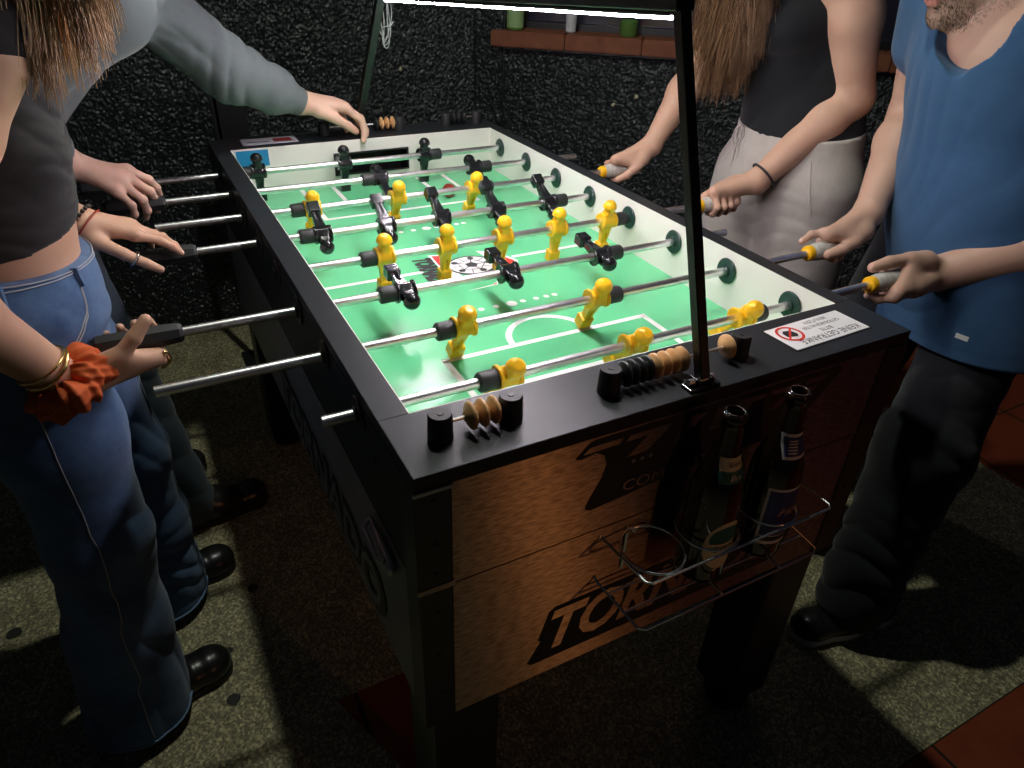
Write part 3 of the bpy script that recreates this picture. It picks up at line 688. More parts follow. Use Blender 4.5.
# ================================================================ RODS AND PLAYERS
def box_sdf(Q, c, hf, r): q = np.abs(Q - np.array(c)) - (np.array(hf) - r); return np.linalg.norm(np.maximum(q, 0), axis=1) + np.minimum(q.max(1), 0) - r
def cylx_sdf(Q, c, R, hx, r=0.001):
    d = np.hypot(Q[:, 1] - c[1], Q[:, 2] - c[2]) - (R - r); e = np.abs(Q[:, 0] - c[0]) - (hx - r)
    return np.hypot(np.maximum(d, 0), np.maximum(e, 0)) + np.minimum(np.maximum(d, e), 0) - r
def smn(a, b, k): h = np.maximum(k - np.abs(a - b), 0) / k; return np.minimum(a, b) - h * h * k / 4
def cylz(Q, R_, z0, z1): return np.maximum(np.hypot(Q[:, 0], Q[:, 1]) - R_, np.abs(Q[:, 2] - (z0 + z1) / 2) - (z1 - z0) / 2)
class Man(Blob):
    def __call__(self, Q, prs=None):
        d = cylx_sdf(Q, (0, 0, 0), 0.0125, 0.010, 0.002)
        d = smn(d, box_sdf(Q, (0, 0, 0.010), (0.0085, 0.0085, 0.010), 0.003), 0.004)
        for s in (-1, 1):
            e = cylx_sdf(Q, (s * 0.0118, 0, 0.001), 0.0152, 0.0022, 0.001)
            e = np.maximum(e, -cylx_sdf(Q, (s * 0.0148, 0, 0.001), 0.0118, 0.0014, 0.0004)); d = smn(d, e, 0.0015)
        neck = cylz(Q, 0.0075, 0.010, 0.020)
        hd_ = np.linalg.norm((Q - np.array([0, 0, 0.0265])) * np.array([1, 1, 0.95]), axis=1) - 0.0098
        cap = np.maximum(np.linalg.norm((Q - np.array([0, 0, 0.0262])) * np.array([1, 1, 0.92]), axis=1) - 0.0120, 0.0258 - Q[:, 2])
        cap = np.maximum(cap, Q[:, 2] - 0.0378)
        d = smn(d, np.minimum(smn(hd_, neck, 0.003), cap), 0.0012)
        t = np.clip((-Q[:, 2] - 0.008) / 0.04, 0, 1)
        leg = np.maximum(np.maximum(np.abs(Q[:, 0]) - (0.0088 - 0.003 * t), np.abs(Q[:, 1]) - (0.007 - 0.0022 * t)), np.abs(Q[:, 2] + 0.031) - 0.025)
        slot = np.maximum(np.abs(Q[:, 0]) - 0.0022, np.abs(Q[:, 2] + 0.036) - 0.012); slot = np.maximum(slot, 0.0025 - np.abs(Q[:, 1]))
        leg = np.maximum(leg, -slot)
        d = smn(d, leg, 0.003)
        ty = np.clip((-Q[:, 2] - 0.045) / 0.024, 0, 1)
        ft = box_sdf(Q, (0, 0, -0.0585), (0.0098, 0.0088, 0.0115), 0.0018)
        notch = np.hypot(np.abs(Q[:, 1]) - 0.0088, Q[:, 2] + 0.060) - 0.0042
        return smn(d, ft, 0.003)
mn = Man(); mn.cone((0, 0, 0.03), (0, 0, -0.06), 0.02, 0.02)
MV, MF = mn.mesh(0.0008, B=16); MV = MV * np.array([1.22, 1.2, 1.06]); MV[:, 2] += np.where(MV[:, 2] > 0.016, 0.0018 + (MV[:, 2] - 0.016) * 0.12, 0.0)
def man_mesh(mt):
    me = bpy.data.meshes.new('player_figure'); me.from_pydata(MV.tolist(), [], MF.tolist()); me.materials.append(mt)
    me.polygons.foreach_set('use_smooth', np.full(len(me.polygons), True)); return me
ME = {'yellow': man_mesh(M['yellow']), 'black': man_mesh(M['man_black'])}
def bumper_mesh():
    o = lathe('bumper', [(0.0075, -0.0145), (0.0118, -0.0145), (0.0135, -0.0130), (0.0142, -0.0105), (0.0142, 0.0130), (0.0136, 0.0145), (0.0075, 0.0145)], M['black_rubber'], None, (0, 0, 0), (1, 0, 0), seg=26)
    me = o.data; bpy.data.objects.remove(o); return me
BM_ = bumper_mesh()
def rod(k, x0, x1, men, color, ang, bump_, handle, label):
    y = RY(k); r = empty('foosball_rod', (0.383, y, ZR), label, 'foosball rod', 'rods with player figures across the table')
    ln = [([(x0, y, ZR), (x1, y, ZR)], 0.0073)]
    tubes('rod_tube', ln, M['chrome'], r, 20)
    if x1 < 1.0 and not (handle and handle[0] == 'R'): pass
    for x in men:
        o = bpy.data.objects.new('player_figure', ME[color]); link(o, r); o.location = (x - 0.383, 0, 0)
        o.rotation_euler = (-math.radians(ang), 0, 0); o['label'] = color + ' player figure'
    for x, c in bump_:
        o = bpy.data.objects.new('bumper', BM_); link(o, r); o.location = (x - 0.383, 0, 0)
    if handle:
        side, xs = handle
        if side == 'L':
            h = lathe('handle', [(0.0085, 0), (0.0125, 0.001), (0.0150, 0.006), (0.0168, 0.03), (0.0160, 0.06), (0.0172, 0.10), (0.0160, 0.112), (0.011, 0.118)], M['black_rubber'], r, (xs, y, ZR), (-1, 0, 0), seg=8, sharp=0.3)
        else:
            h = lathe('handle', [(0.0085, 0), (0.0130, 0.0005), (0.0152, 0.004), (0.0152, 0.009), (0.0138, 0.0095), (0.0152, 0.012), (0.0178, 0.03), (0.0172, 0.06), (0.0180, 0.09), (0.0158, 0.118), (0.009, 0.124)], M['tape'], r, (xs, y, ZR), (1, 0, 0), seg=24, mats=[M['yellow'], M['tape']], fm=[0, 0, 0, 0, 0, 1, 1, 1, 1, 1])
    return r
bw = 0.0305
rod(1, -0.29, 0.80, [0.083, 0.293, 0.509], 'black', -8, [(0.083 - bw, 0), (0.509 + bw, 0)], ('L', -0.178), 'farthest rod with three upright black player figures in front of the far goal')
rod(2, -0.25, 0.885, [0.336, 0.583], 'black', 70, [(0.336 - bw, 0), (0.583 + bw, 0)], ('L', -0.135), 'rod with two tilted black player figures just in front of the far goal rod')
rod(3, -0.169, 0.97, [0.135, 0.324, 0.512], 'yellow', -28, [(0.135 - bw, 0), (0.512 + bw, 0)], ('R', 0.863), 'rod with three yellow player figures at the far end')
rod(4, -0.22, 0.80, [0.116, 0.245, 0.365, 0.493, 0.623], 'black', -122, [(0.116 - bw, 0), (0.623 + bw, 0)], ('L', -0.112), 'rod with five black player figures turned feet up in midfield')
rod(5, -0.006, 1.02, [0.189, 0.311, 0.432, 0.556, 0.678], 'yellow', -10, [(0.189 - bw, 0), (0.678 + bw, 0)], ('R', 0.920), 'rod with five upright yellow player figures in midfield')
rod(6, -0.27, 0.867, [0.172, 0.364, 0.559], 'black', -98, [(0.172 - bw, 0), (0.559 + bw, 0)], ('L', -0.169), 'rod with three black player figures turned feet away before the midfield')
rod(7, -0.22, 1.04, [0.209, 0.451], 'yellow', -29, [(0.209 - bw, 0), (0.451 + bw, 0)], ('R', 0.935), 'rod with two yellow player figures near the near goal area')
rod(8, -0.047, 1.04, [0.206, 0.414, 0.628], 'yellow', -42, [(0.206 - bw, 0), (0.628 + bw, 0)], ('R', 0.924), 'nearest rod with three yellow goalkeeper figures')
bl = Blob(); bl.ball((0.519, 1.116, ZF + 0.0172), 0.0172); tag(blob_obj('game_ball', bl, 0.0025, M['ball'], B=8), 'small red ball on the green playfield behind the far yellow figures', 'ball')

# ================================================================ LIGHT BAR OVER THE TABLE
lf = empty('light_bar', (0.381, 0.7, H_), 'black square tube light bar arching over the table with a glowing strip', 'light fixture')
A_, B_, C_, D_ = (0.384, 0.013, H_ + 0.012), (0.384, 0.155, 1.325), (0.384, 1.155, 1.262), (0.381, 1.405, H_ + 0.012)
def sq_tube(name, a, b, w_, par, ww=None):
    a = np.array(a); b = np.array(b); d = nrm(b - a); s1 = np.array([1.0, 0, 0]); s2 = np.cross(d, s1); ww = ww or w_
    V = [p + s1 * (w_ / 2) * i + s2 * (ww / 2) * j for p in (a, b) for i, j in ((-1, -1), (1, -1), (1, 1), (-1, 1))]
    F = [(0, 3, 2, 1), (4, 5, 6, 7)] + [(i, (i + 1) % 4, 4 + (i + 1) % 4, 4 + i) for i in range(4)]
    o = mesh_np(name, V, F, M['black_metal'], par, False)
    bm_ = bmesh.new(); bm_.from_mesh(o.data); bmesh.ops.recalc_face_normals(bm_, faces=bm_.faces); bmesh.ops.bevel(bm_, geom=list(bm_.edges), offset=0.0012, segments=1, affect='EDGES'); bm_.to_mesh(o.data); bm_.free(); return o
sq_tube('near_post', A_, np.array(B_) + (0, 0.004, 0.008), 0.0145, lf); sq_tube('far_post', D_, np.array(C_) + (0, -0.006, 0.008), 0.018, lf, 0.018)
sq_tube('beam', np.array(B_) + (0, -0.008, 0), C_, 0.026, lf)
d = nrm(np.array(C_) - np.array(B_)); dn = np.array([0, d[2], -d[1]])
a = np.array(B_) + dn * 0.0165 + d * 0.012; b2 = np.array(C_) + dn * 0.0165 - d * 0.02
o = sq_tube('light_strip', a + (0, 0, -0.004), b2 + (0, 0, -0.004), 0.004, lf, 0.0035); sq_tube('strip_channel', a + (0, 0, -0.0), b2, 0.012, lf, 0.005); o.data.materials[0] = M['led']
for p in (A_, D_):
    y = p[1]; bm = bmesh.new(); bm_box(bm, (0.384, y, H_ + 0.0025), (0.048, 0.020, 0.005), 0.0015); bm_box(bm, (0.3735, y, H_ + 0.009), (0.004, 0.018, 0.012), 0.001); bm_box(bm, (0.3945, y, H_ + 0.009), (0.004, 0.018, 0.012), 0.001)
    br = from_bm('foot_bracket', bm, M['man_black'], lf)
    tubes('hinge_pin', [([(0.362, y, H_ + 0.011), (0.402, y, H_ + 0.011)], 0.004)], M['chrome'], br)
# cable hank tied to the far post
pc = np.array([0.431, 1.28, 1.19]); lst = []
for i in range(4):
    pts = []
    for k in range(28):
        t = 2 * math.pi * k / 28; ww = 0.010 + 0.003 * i
        pts.append((pc[0] + ww * math.sin(t) * (1 if i % 2 else 0.7) + 0.003 * math.sin(3 * t + i), pc[1] + 0.004 * i + 0.003 * math.cos(2 * t + i), pc[2] + 0.006 * i + 0.062 * math.cos(t)))
    lst.append((pts, 0.0013))
cb = empty('cable_hank', pc, 'grey cable tied in hanging loops beside the far post of the light bar', 'cable')
tubes('cable_loop', lst, M['cable'], cb, 6, closed=True)
tubes('cable_tie', [([(pc[0] - 0.012, pc[1] - 0.004, pc[2] - 0.015), (pc[0] + 0.012, pc[1] - 0.004, pc[2] - 0.012), (pc[0] + 0.02, pc[1], pc[2] - 0.004)], 0.0014)], M['cable'], cb, 6)
tubes('cable_lead', [([(pc[0], pc[1], pc[2] + 0.06), (0.415, 1.22, 1.27), (0.388, 1.17, 1.285), (0.381, 1.14, 1.275)], 0.0013)], M['cable'], cb, 6)

# ================================================================ BOTTLE RACK AND BOTTLES
rk = empty('bottle_rack', (0.41, -0.05, 0.7)); rk.parent = T; unshift(rk, T); rk['label'] = 'chrome wire bottle rack'
def wire(name, pts, r=0.0019, closed=False): return tubes(name, [(pts, r)], M['steel_wire'], rk, 8, closed=closed)
wire('upper_frame', [(0.247, 0.0, 0.724), (0.249, -0.002, 0.722), (0.256, -0.088, 0.722), (0.262, -0.094, 0.722), (0.566, -0.094, 0.722), (0.572, -0.088, 0.722), (0.572, -0.002, 0.722), (0.572, 0.0, 0.724)])
wire('lower_frame', [(0.247, 0.0, 0.650), (0.247, -0.006, 0.645), (0.252, -0.094, 0.645), (0.26, -0.1, 0.645), (0.558, -0.1, 0.645), (0.566, -0.094, 0.645), (0.572, -0.006, 0.645), (0.572, 0.0, 0.650)])
BX = (0.297, 0.386, 0.491)
for x in BX:
    wire('rack_ring', [(x + 0.040 * math.cos(t), -0.048 + 0.0425 * math.sin(t), 0.722) for t in [2 * math.pi * i / 36 for i in range(36)]], closed=True)
for x in (0.385, 0.490): wire('base_wire', [(x, -0.002, 0.6475), (x, -0.0995, 0.6475)])
for y in (-0.03, -0.065): wire('base_wire', [(0.250, y, 0.6445), (0.570, y, 0.6445)])
for x in (0.29, 0.41, 0.53): wire('back_wire', [(x, -0.003, 0.724), (x, -0.003, 0.648)])
for x in (0.305, 0.515): lathe('rack_screw', [(0.006, 0), (0.006, 0.002), (0.003, 0.004)], M['chrome'], rk, (x, 0.0, 0.712), (0, -1, 0), 14)
def wrap(org, R_, ang0):
    return lambda x, y, z: (org[0] + (R_ + z) * math.sin(ang0 + x / R_), org[1] - (R_ + z) * math.cos(ang0 + x / R_), org[2] + y)
def label_patch(name, org, Rf, ang0, w2, z0, z1, mt, parent, shape=None, n=18, lift=0.0):
    V = []; F = []; m_ = 10
    for i in range(n + 1):
        for j in range(m_ + 1):
            a = -w2 + 2 * w2 * i / n; z = z0 + (z1 - z0) * j / m_
            if shape == 'oval': t = math.sqrt(max(0, 1 - (a / w2) ** 2)); z = (z0 + z1) / 2 + (z1 - z0) / 2 * t * (2 * j / m_ - 1)
            R_ = Rf(z) + lift; V.append((org[0] + R_ * math.sin(ang0 + a / R_), org[1] - R_ * math.cos(ang0 + a / R_), org[2] + z))
    for i in range(n):
        for j in range(m_): q = i * (m_ + 1) + j; F.append((q, q + m_ + 1, q + m_ + 2, q + 1))
    return mesh_np(name, V, F, mt, parent, True)
def bottle(x, y, label, which):
    z0 = 0.6495; org = (x, y, z0); prof = [(0.029, 0), (0.0325, 0.003), (0.0340, 0.010), (0.0340, 0.135), (0.0325, 0.150), (0.0265, 0.172), (0.0195, 0.192), (0.0160, 0.212), (0.0142, 0.240), (0.0136, 0.248), (0.0152, 0.249), (0.0152, 0.258), (0.0130, 0.260), (0.0095, 0.260), (0.0090, 0.235)]
    b = empty('beer_bottle', org, label, 'bottle', 'beer bottles in the wire rack')
    lathe('bottle_glass', prof, M['brown_glass'], b, org, seg=36, sharp=1.2)
    tubes('bottle_lip', [([(x + 0.0115 * math.cos(t), y + 0.0115 * math.sin(t), z0 + 0.2602) for t in [2 * math.pi * i / 30 for i in range(30)]], 0.0016)], M['brown_glass'], b, 6, closed=True)
    Rf = lambda z: float(np.interp(z, [p[1] for p in prof[:9]], [p[0] for p in prof[:9]])) + 0.0004
    a0 = -0.35
    if which == 1:
        label_patch('neck_label', org, Rf, a0 + 0.35, 0.021, 0.186, 0.204, M['cream_label'], b); label_patch('neck_label_band', org, Rf, a0 + 0.35, 0.023, 0.170, 0.186, M['green_label'], b)
        o = label_patch('body_label', org, Rf, a0 + 0.35, 0.030, 0.030, 0.112, M['cream_label'], b, 'oval')
        label_patch('body_label_inner', org, Rf, a0 + 0.35, 0.024, 0.062, 0.104, M['green_label'], b, 'oval', lift=0.0004)
        label_patch('label_band', org, Rf, a0 + 0.35, 0.029, 0.056, 0.076, M['cream_label'], b, lift=0.0007)
        text_obj('label_text', 'Schla', 0.016, wrap((x, y, z0 + 0.066), 0.0353, 0.0), M['ink'], b)
        text_obj('label_text', 'Schla', 0.010, wrap((x, y, z0 + 0.195), 0.0208, 0.0), M['ink'], b)
        text_obj('label_text', 'Bra', 0.013, wrap((x, y, z0 + 0.178), 0.0262, 0.0), M['silver_label'], b)
    else:
        label_patch('neck_label', org, Rf, a0 + 0.5, 0.026, 0.172, 0.206, M['silver_label'], b); label_patch('neck_label_print', org, Rf, a0 + 0.5, 0.023, 0.176, 0.202, M['navy_label'], b, lift=0.0005)
        label_patch('body_label', org, Rf, a0 + 0.4, 0.036, 0.030, 0.128, M['silver_label'], b); label_patch('body_label_print', org, Rf, a0 + 0.4, 0.0325, 0.046, 0.124, M['navy_label'], b, lift=0.0004)
        label_patch('label_foot', org, Rf, a0 + 0.4, 0.0345, 0.036, 0.044, M['ink'], b, lift=0.0004)
        for dz, ww in ((0.0, 0.042), (-0.012, 0.03)): text_obj('label_text', 'Hell', 0.020, wrap((x, y, z0 + 0.088 + dz), 0.0353, 0.1), M['pink_label'], b, width=ww, shear=0.4) if dz == 0 else None
        for i in range(5): label_patch('label_line', org, Rf, -0.35, 0.006, 0.180 + 0.004 * i, 0.1815 + 0.004 * i, M['silver_label'], b, lift=0.001, n=4)
    return b
bottle(BX[1], -0.048, 'brown beer bottle with cream and green labels in the middle of the wire rack', 1)
bottle(BX[2], -0.048, 'brown beer bottle with navy and silver labels at the right of the wire rack', 2)
#PEOPLE
# ================================================================ PEOPLE
V3 = lambda *a: np.array(a, float)
def rotv(v, axis, a):
    axis = nrm(axis); return v * math.cos(a) + np.cross(axis, v) * math.sin(a) + axis * (axis @ v) * (1 - math.cos(a))
def palm(bl, Wp, mcps, fd=None, sc=1.0, woman=1.0):
    for i, q in enumerate(mcps): bl.cone(Wp + (q - Wp) * 0.18, q, 0.0125 * sc, 0.0098 * sc, k=0.012)
    c = sum(mcps) / 4; bl.cone(Wp, Wp + (c - Wp) * 0.82, 0.0185 * sc, 0.0165 * sc, k=0.018)
def finger(bl, pts, r0, nails, sc=1.0, nd=None):
    rad = [r0 * 1.12, r0 * 1.0, r0 * 0.92, r0 * 0.80]
    for i in range(3): bl.cone(pts[i], pts[i + 1], rad[i] * sc, rad[i + 1] * sc, k=0.0035 if i else 0.006)
    for i in (1, 2): bl.ball(pts[i], rad[i] * 1.06 * sc, k=0.003)
    if nd is not None: nails.append((pts[3] + nrm(nd) * rad[3] * 0.75, 0.0055 * sc))
FR = (0.0078, 0.0080, 0.0075, 0.0066)
def grip(bl, nails, Wp, Hc, A, e1, e2, R=0.0165, phis=(0, 72, 125, 165), thumb=None, sc=1.0, index=None, spread=0.0):
    Wp = V3(*Wp); Hc = V3(*Hc); A = nrm(A); e1 = nrm(e1); e2 = nrm(e2)
    P_ = lambda off, r, ph: Hc + A * off + r * (e1 * math.cos(math.radians(ph)) + e2 * math.sin(math.radians(ph)))
    offs = (0.031, 0.0105, -0.0105, -0.030); mc = []
    for i, o in enumerate(offs):
        fr = FR[i] * sc; rr = R + fr; k = (1, 1.06, 1.02, 0.86)[i]
        pts = [P_(o * sc, rr + 0.006, phis[0] - 8), P_(o * sc + 0.002, rr + 0.0035, phis[0] + (phis[1] - phis[0]) * k), P_(o * sc + 0.001, rr + 0.0005, phis[0] + (phis[2] - phis[0]) * k), P_(o * sc, rr - 0.0005, phis[0] + (phis[3] - phis[0]) * k)]
        if i == 0 and index is not None: pts[1:] = [V3(*q) for q in index]
        mc.append(pts[0]); finger(bl, pts, FR[i], nails, sc, pts[3] - (Hc + A * o))
    palm(bl, Wp, mc, sc=sc)
    t = [V3(*q) for q in thumb]
    bl.cone(Wp + (t[0] - Wp) * 0.2, t[0], 0.0165 * sc, 0.0160 * sc, k=0.014); bl.cone(t[0], t[1], 0.0160 * sc, 0.0122 * sc, k=0.012)
    bl.cone(t[0] + (t[1] - t[0]) * 0.3, mc[0] + (Wp - mc[0]) * 0.15, 0.0115 * sc, 0.0095 * sc, k=0.014); bl.cone(Wp + (mc[3] - Wp) * 0.2, mc[3] + (Wp - mc[3]) * 0.25, 0.0145 * sc, 0.0125 * sc, k=0.012)
    bl.cone(t[1] + (t[0] - t[1]) * 0.25, mc[0], 0.0095 * sc, 0.0085 * sc, k=0.014)
    bl.cone(t[1], t[2], 0.0118 * sc, 0.0108 * sc, k=0.004); bl.cone(t[2], t[3], 0.0112 * sc, 0.0090 * sc, k=0.003)
    return mc
def open_hand(bl, nails, Wp, d, s, n, bends, thumb, sc=1.0, fan=0.10, lens=(0.043, 0.026, 0.021)):
    """d towards the fingers, s towards the thumb, n the way the palm faces; bends per finger (3 angles in degrees)"""
    Wp = V3(*Wp); d = nrm(d); n = nrm(V3(*n) - d * (V3(*n) @ d)); s = nrm(V3(*s) - d * (V3(*s) @ d) - n * (V3(*s) @ n)); mc = []; tips = []
    for i, o in enumerate((0.030, 0.0095, -0.0105, -0.029)):
        L0 = (0.082, 0.085, 0.080, 0.073)[i] * sc; q = Wp + d * L0 + s * o * sc - n * (0.003 if i in (1, 2) else 0)
        fdv = nrm(d + s * fan * (1.5 - i)); pts = [q]; ax = np.cross(fdv, n); cur = fdv; tot = 0
        b_ = bends[i] if isinstance(bends[0], (tuple, list)) else bends
        for j in range(3):
            cur = rotv(cur, ax, math.radians(b_[j])); pts.append(pts[-1] + cur * lens[j] * (0.93, 1.05, 0.98, 0.78)[i] * sc)
        mc.append(q); finger(bl, pts, FR[i], nails, sc, rotv(cur, ax, math.radians(-90))); tips.append(pts[-1])
    palm(bl, Wp, mc, sc=sc)
    t = [V3(*q) for q in thumb]
    bl.cone(Wp + (t[0] - Wp) * 0.3, t[0], 0.013 * sc, 0.013 * sc, k=0.012); bl.cone(t[0], t[1], 0.0132 * sc, 0.0105 * sc, k=0.010)
    bl.cone(t[1], t[2], 0.0104 * sc, 0.0094 * sc, k=0.004); bl.cone(t[2], t[3], 0.0095 * sc, 0.0076 * sc, k=0.003)
    return mc, tips
def arm(bl, sh, el, wr, r=(0.047, 0.040, 0.037, 0.0235), bend=None, hand=None, side=None):
    sh, el, wr = V3(*sh), V3(*el), V3(*wr); m1 = sh + (el - sh) * 0.35; m2 = el + (wr - el) * 0.28
    sd = nrm(np.cross(el - sh, wr - el)) if side is None else nrm(side)
    bl.cone(sh, m1, r[0], r[0] * 0.94, k=0.03); bl.cone(m1, el, r[0] * 0.94, r[1] * 0.95, k=0.02)
    bl.cone(el, m2, r[1] * 0.97, r[2] * 1.06, k=0.02); bl.cone(m2, wr, r[2] * 1.06, r[3], k=0.02)
    if hand is not None:    # flatten the wrist a little
        bl.cone(wr, wr + nrm(V3(*hand) - wr) * 0.02, r[3] * 1.02, 0.019, k=0.014)
def frame_head(fd, up):
    fd = nrm(fd); up = nrm(V3(*up) - fd * (V3(*up) @ fd)); return fd, up, np.cross(fd, up)
def head(bl, c, fd, up, sc=1.0, man=False):
    c = V3(*c); fd, up, rt = frame_head(fd, up); Q = lambda f, u, r=0.0: c + (fd * f + up * u + rt * r) * sc
    bl.ball(Q(-0.018, 0.030), 0.088 * sc, k=0.03, flat=rt, f=1.17); bl.ball(Q(0.022, 0.028), 0.068 * sc, k=0.03, flat=rt, f=1.05)
    bl.cone(Q(0.030, -0.01), Q(0.047, -0.085), 0.056 * sc, 0.030 * sc, k=0.025, flat=rt, f=0.95)
    for s in (-1, 1):
        bl.cone(Q(-0.005, -0.045, 0.050 * s), Q(0.050, -0.088, 0.018 * s), 0.018 * sc, 0.019 * sc, k=0.022)      # jaw
        bl.ball(Q(0.058, -0.012, 0.036 * s), 0.021 * sc, k=0.02)                                               # cheek
        bl.cone(Q(0.078, 0.022, 0.012 * s), Q(0.066, 0.026, 0.042 * s), 0.009 * sc, 0.008 * sc, k=0.012)          # brow
        bl.cone(Q(-0.012, 0.018, 0.073 * s), Q(-0.006, -0.020, 0.069 * s), 0.014 * sc, 0.009 * sc, k=0.004, flat=rt, f=2.4)   # ear
        bl.ball(Q(0.090, -0.029, 0.0095 * s), 0.0075 * sc, k=0.005)                                            # nostril
    bl.ball(Q(0.066, -0.097), 0.017 * sc if not man else 0.020 * sc, k=0.018)                                  # chin
    bl.cone(Q(0.080, 0.014), Q(0.098, -0.023), 0.0075 * sc, 0.0105 * sc, k=0.008)                              # nose
    bl.cone(Q(0.078, -0.050, -0.017), Q(0.078, -0.050, 0.017), 0.0062 * sc, 0.0062 * sc, k=0.006); bl.ball(Q(0.084, -0.0495), 0.0065 * sc, k=0.004)
    bl.cone(Q(0.0775, -0.062, -0.013), Q(0.0775, -0.062, 0.013), 0.0068 * sc, 0.0068 * sc, k=0.005); bl.ball(Q(0.082, -0.0625), 0.0065 * sc, k=0.004)
    return Q, fd, up, rt
def eyes(Q, par, sc=1.0):
    for s in (-1, 1):
        bl = Blob(); bl.ball(Q(0.062, 0.003, 0.031 * s), 0.0125 * sc); o = blob_obj('eye', bl, 0.003, M['eye'], par, B=8)
def strands(name, roots, c1, c2, tips, mt, par, r0=0.0011, seg=14, r1=0.0003, wave=0.004):
    """tubes along cubic curves root -> c1 -> c2 -> tip (arrays n x 3)"""
    n = len(roots); t = np.linspace(0, 1, seg)[:, None, None]
    Pt = (1 - t) ** 3 * roots + 3 * (1 - t) ** 2 * t * c1 + 3 * (1 - t) * t ** 2 * c2 + t ** 3 * tips
    ph = RNG.random((n, 1)) * 6.28; fq = 4 + 5 * RNG.random((n, 1))
    Pt = Pt + wave * t * np.stack([np.sin(fq * t[..., 0] + ph[:, 0]) if False else np.sin(fq[None, :, 0] * t[..., 0] + ph[None, :, 0]), np.cos(fq[None, :, 0] * t[..., 0] * 0.9 + ph[None, :, 0]), 0 * t[..., 0] * ph[None, :, 0]], -1)
    T_ = np.gradient(Pt, axis=0); T_ /= np.linalg.norm(T_, axis=-1, keepdims=True) + 1e-9
    a = np.cross(T_, np.array([0.3, 0.8, 0.52])); a /= np.linalg.norm(a, axis=-1, keepdims=True) + 1e-9; b = np.cross(T_, a)
    rad = (r0 * (1 - t ** 2.5) + r1)[..., 0][:, :, None]
    rings = np.stack([Pt + rad * (a * math.cos(x) + b * math.sin(x)) for x in (0, 2.094, 4.189)], 2)    # seg, n, 3, 3
    V = rings.transpose(1, 0, 2, 3).reshape(-1, 3); F = []
    i = np.arange(n)[:, None, None] * seg * 3; j = np.arange(seg - 1)[None, :, None] * 3; k = np.arange(3)[None, None, :]
    k2 = (k + 1) % 3; F = np.stack([i + j + k, i + j + k2, i + j + 3 + k2, i + j + 3 + k], -1).reshape(-1, 4)
    return mesh_np(name, V, F, mt, par, True)
def folds(*comps):
    """comps: (direction, frequency (1/m), amplitude, centre or None, reach, sharp)"""
    def f(Q):
        d = np.zeros(len(Q)); wv = 0.010 * np.sin(Q[:, 0] * 31 + Q[:, 2] * 17) + 0.010 * np.sin(Q[:, 1] * 27 - Q[:, 2] * 13)
        for dr, fr, am, ce, re in comps:
            s_ = (Q @ nrm(dr) + wv * 1.3) * fr * 2 * math.pi; v_ = am * (1 - 2 * np.abs(np.sin(s_ * 0.5)) ** 0.8) * 0.6 + am * 0.3 * np.sin(s_ * 0.37 + 1)
            if ce is not None: v_ = v_ * np.exp(-((Q - np.array(ce)) ** 2).sum(1) / (re * re))
            d += v_
        return d
    return f
def shoe(name, toe, heel, par, style='boot', w=0.043, h=0.0028):
    toe = V3(*toe); heel = V3(*heel); d = nrm(toe - heel); L_ = np.linalg.norm(toe - heel); sd = np.cross(d, [0, 0, 1]); at = lambda t, z, s=0.0: heel + d * (L_ * t) + V3(0, 0, z) + sd * s
    r = empty(name, at(0.5, 0)); r.parent = par; unshift(r, par)
    up = Blob(); up.cone(at(0.13, 0.045), at(0.5, 0.045), 0.036, 0.041, k=0.03); up.cone(at(0.5, 0.04), at(0.82, 0.032), 0.043, 0.041, k=0.03, flat=(0, 0, 1), f=1.25)
    up.cone(at(0.84, 0.034), at(0.87, 0.034), 0.034, 0.033, k=0.02)
    up.cone(at(0.17, 0.05), at(0.19, 0.14 if style == 'boot' else 0.10), 0.037, 0.040, k=0.02); up.cone(at(0.4, 0.06), at(0.22, 0.10), 0.034, 0.036, k=0.03)
    up.cut((0, 0, 0.016), (0, 0, -1))
    up.disp = lambda Q: 0.0009 * np.sin((Q @ d) * 260) * np.exp(-((Q - at(0.66, 0.07)) ** 2).sum(1) / 0.0012)
    blob_obj('upper', up, h, M['shoe'], r)
    so = Blob(); so.cone(at(0.12, 0.012), at(0.5, 0.012), 0.036, 0.037, k=0.03); so.cone(at(0.5, 0.012), at(0.85, 0.012), 0.039, 0.041, k=0.03)
    so.cut((0, 0, 0.0), (0, 0, -1)); so.cut((0, 0, 0.020 if style == 'boot' else 0.024), (0, 0, 1))
    blob_obj('sole', so, h, M['sole'] if style == 'boot' else M['white_rubber'], r)
    if style == 'sneaker':
        st = Blob()
        for s in (-1,): st.cone(at(0.62, 0.048, 0.034 * s), at(0.50, 0.060, 0.038 * s), 0.0095, 0.009, k=0.003)
        q = up.project(np.array([at(0.60, 0.05, 0.05), at(0.60, 0.05, -0.05)]), 10)
        for z in (0,):
            pts = up.project(np.array([at(0.55 + 0.02 * i, 0.05 + 0.004 * i, -0.04) for i in range(5)]), 8, 0.0006)
            pts2 = up.project(np.array([at(0.55 + 0.02 * i, 0.05 + 0.004 * i, 0.04) for i in range(5)]), 8, 0.0006)
            tubes('side_stripe', [(pts, 0.006), (pts2, 0.006)], M['white'], r, 6)
    return r
def paint_nails(nails, extra=None):
    def f(C):
        mi = np.zeros(len(C), int)
        if extra is not None: mi = extra(C, mi)
        for p, r in nails: mi[((C - p) ** 2).sum(1) < r * r] = 1
        return mi
    return f
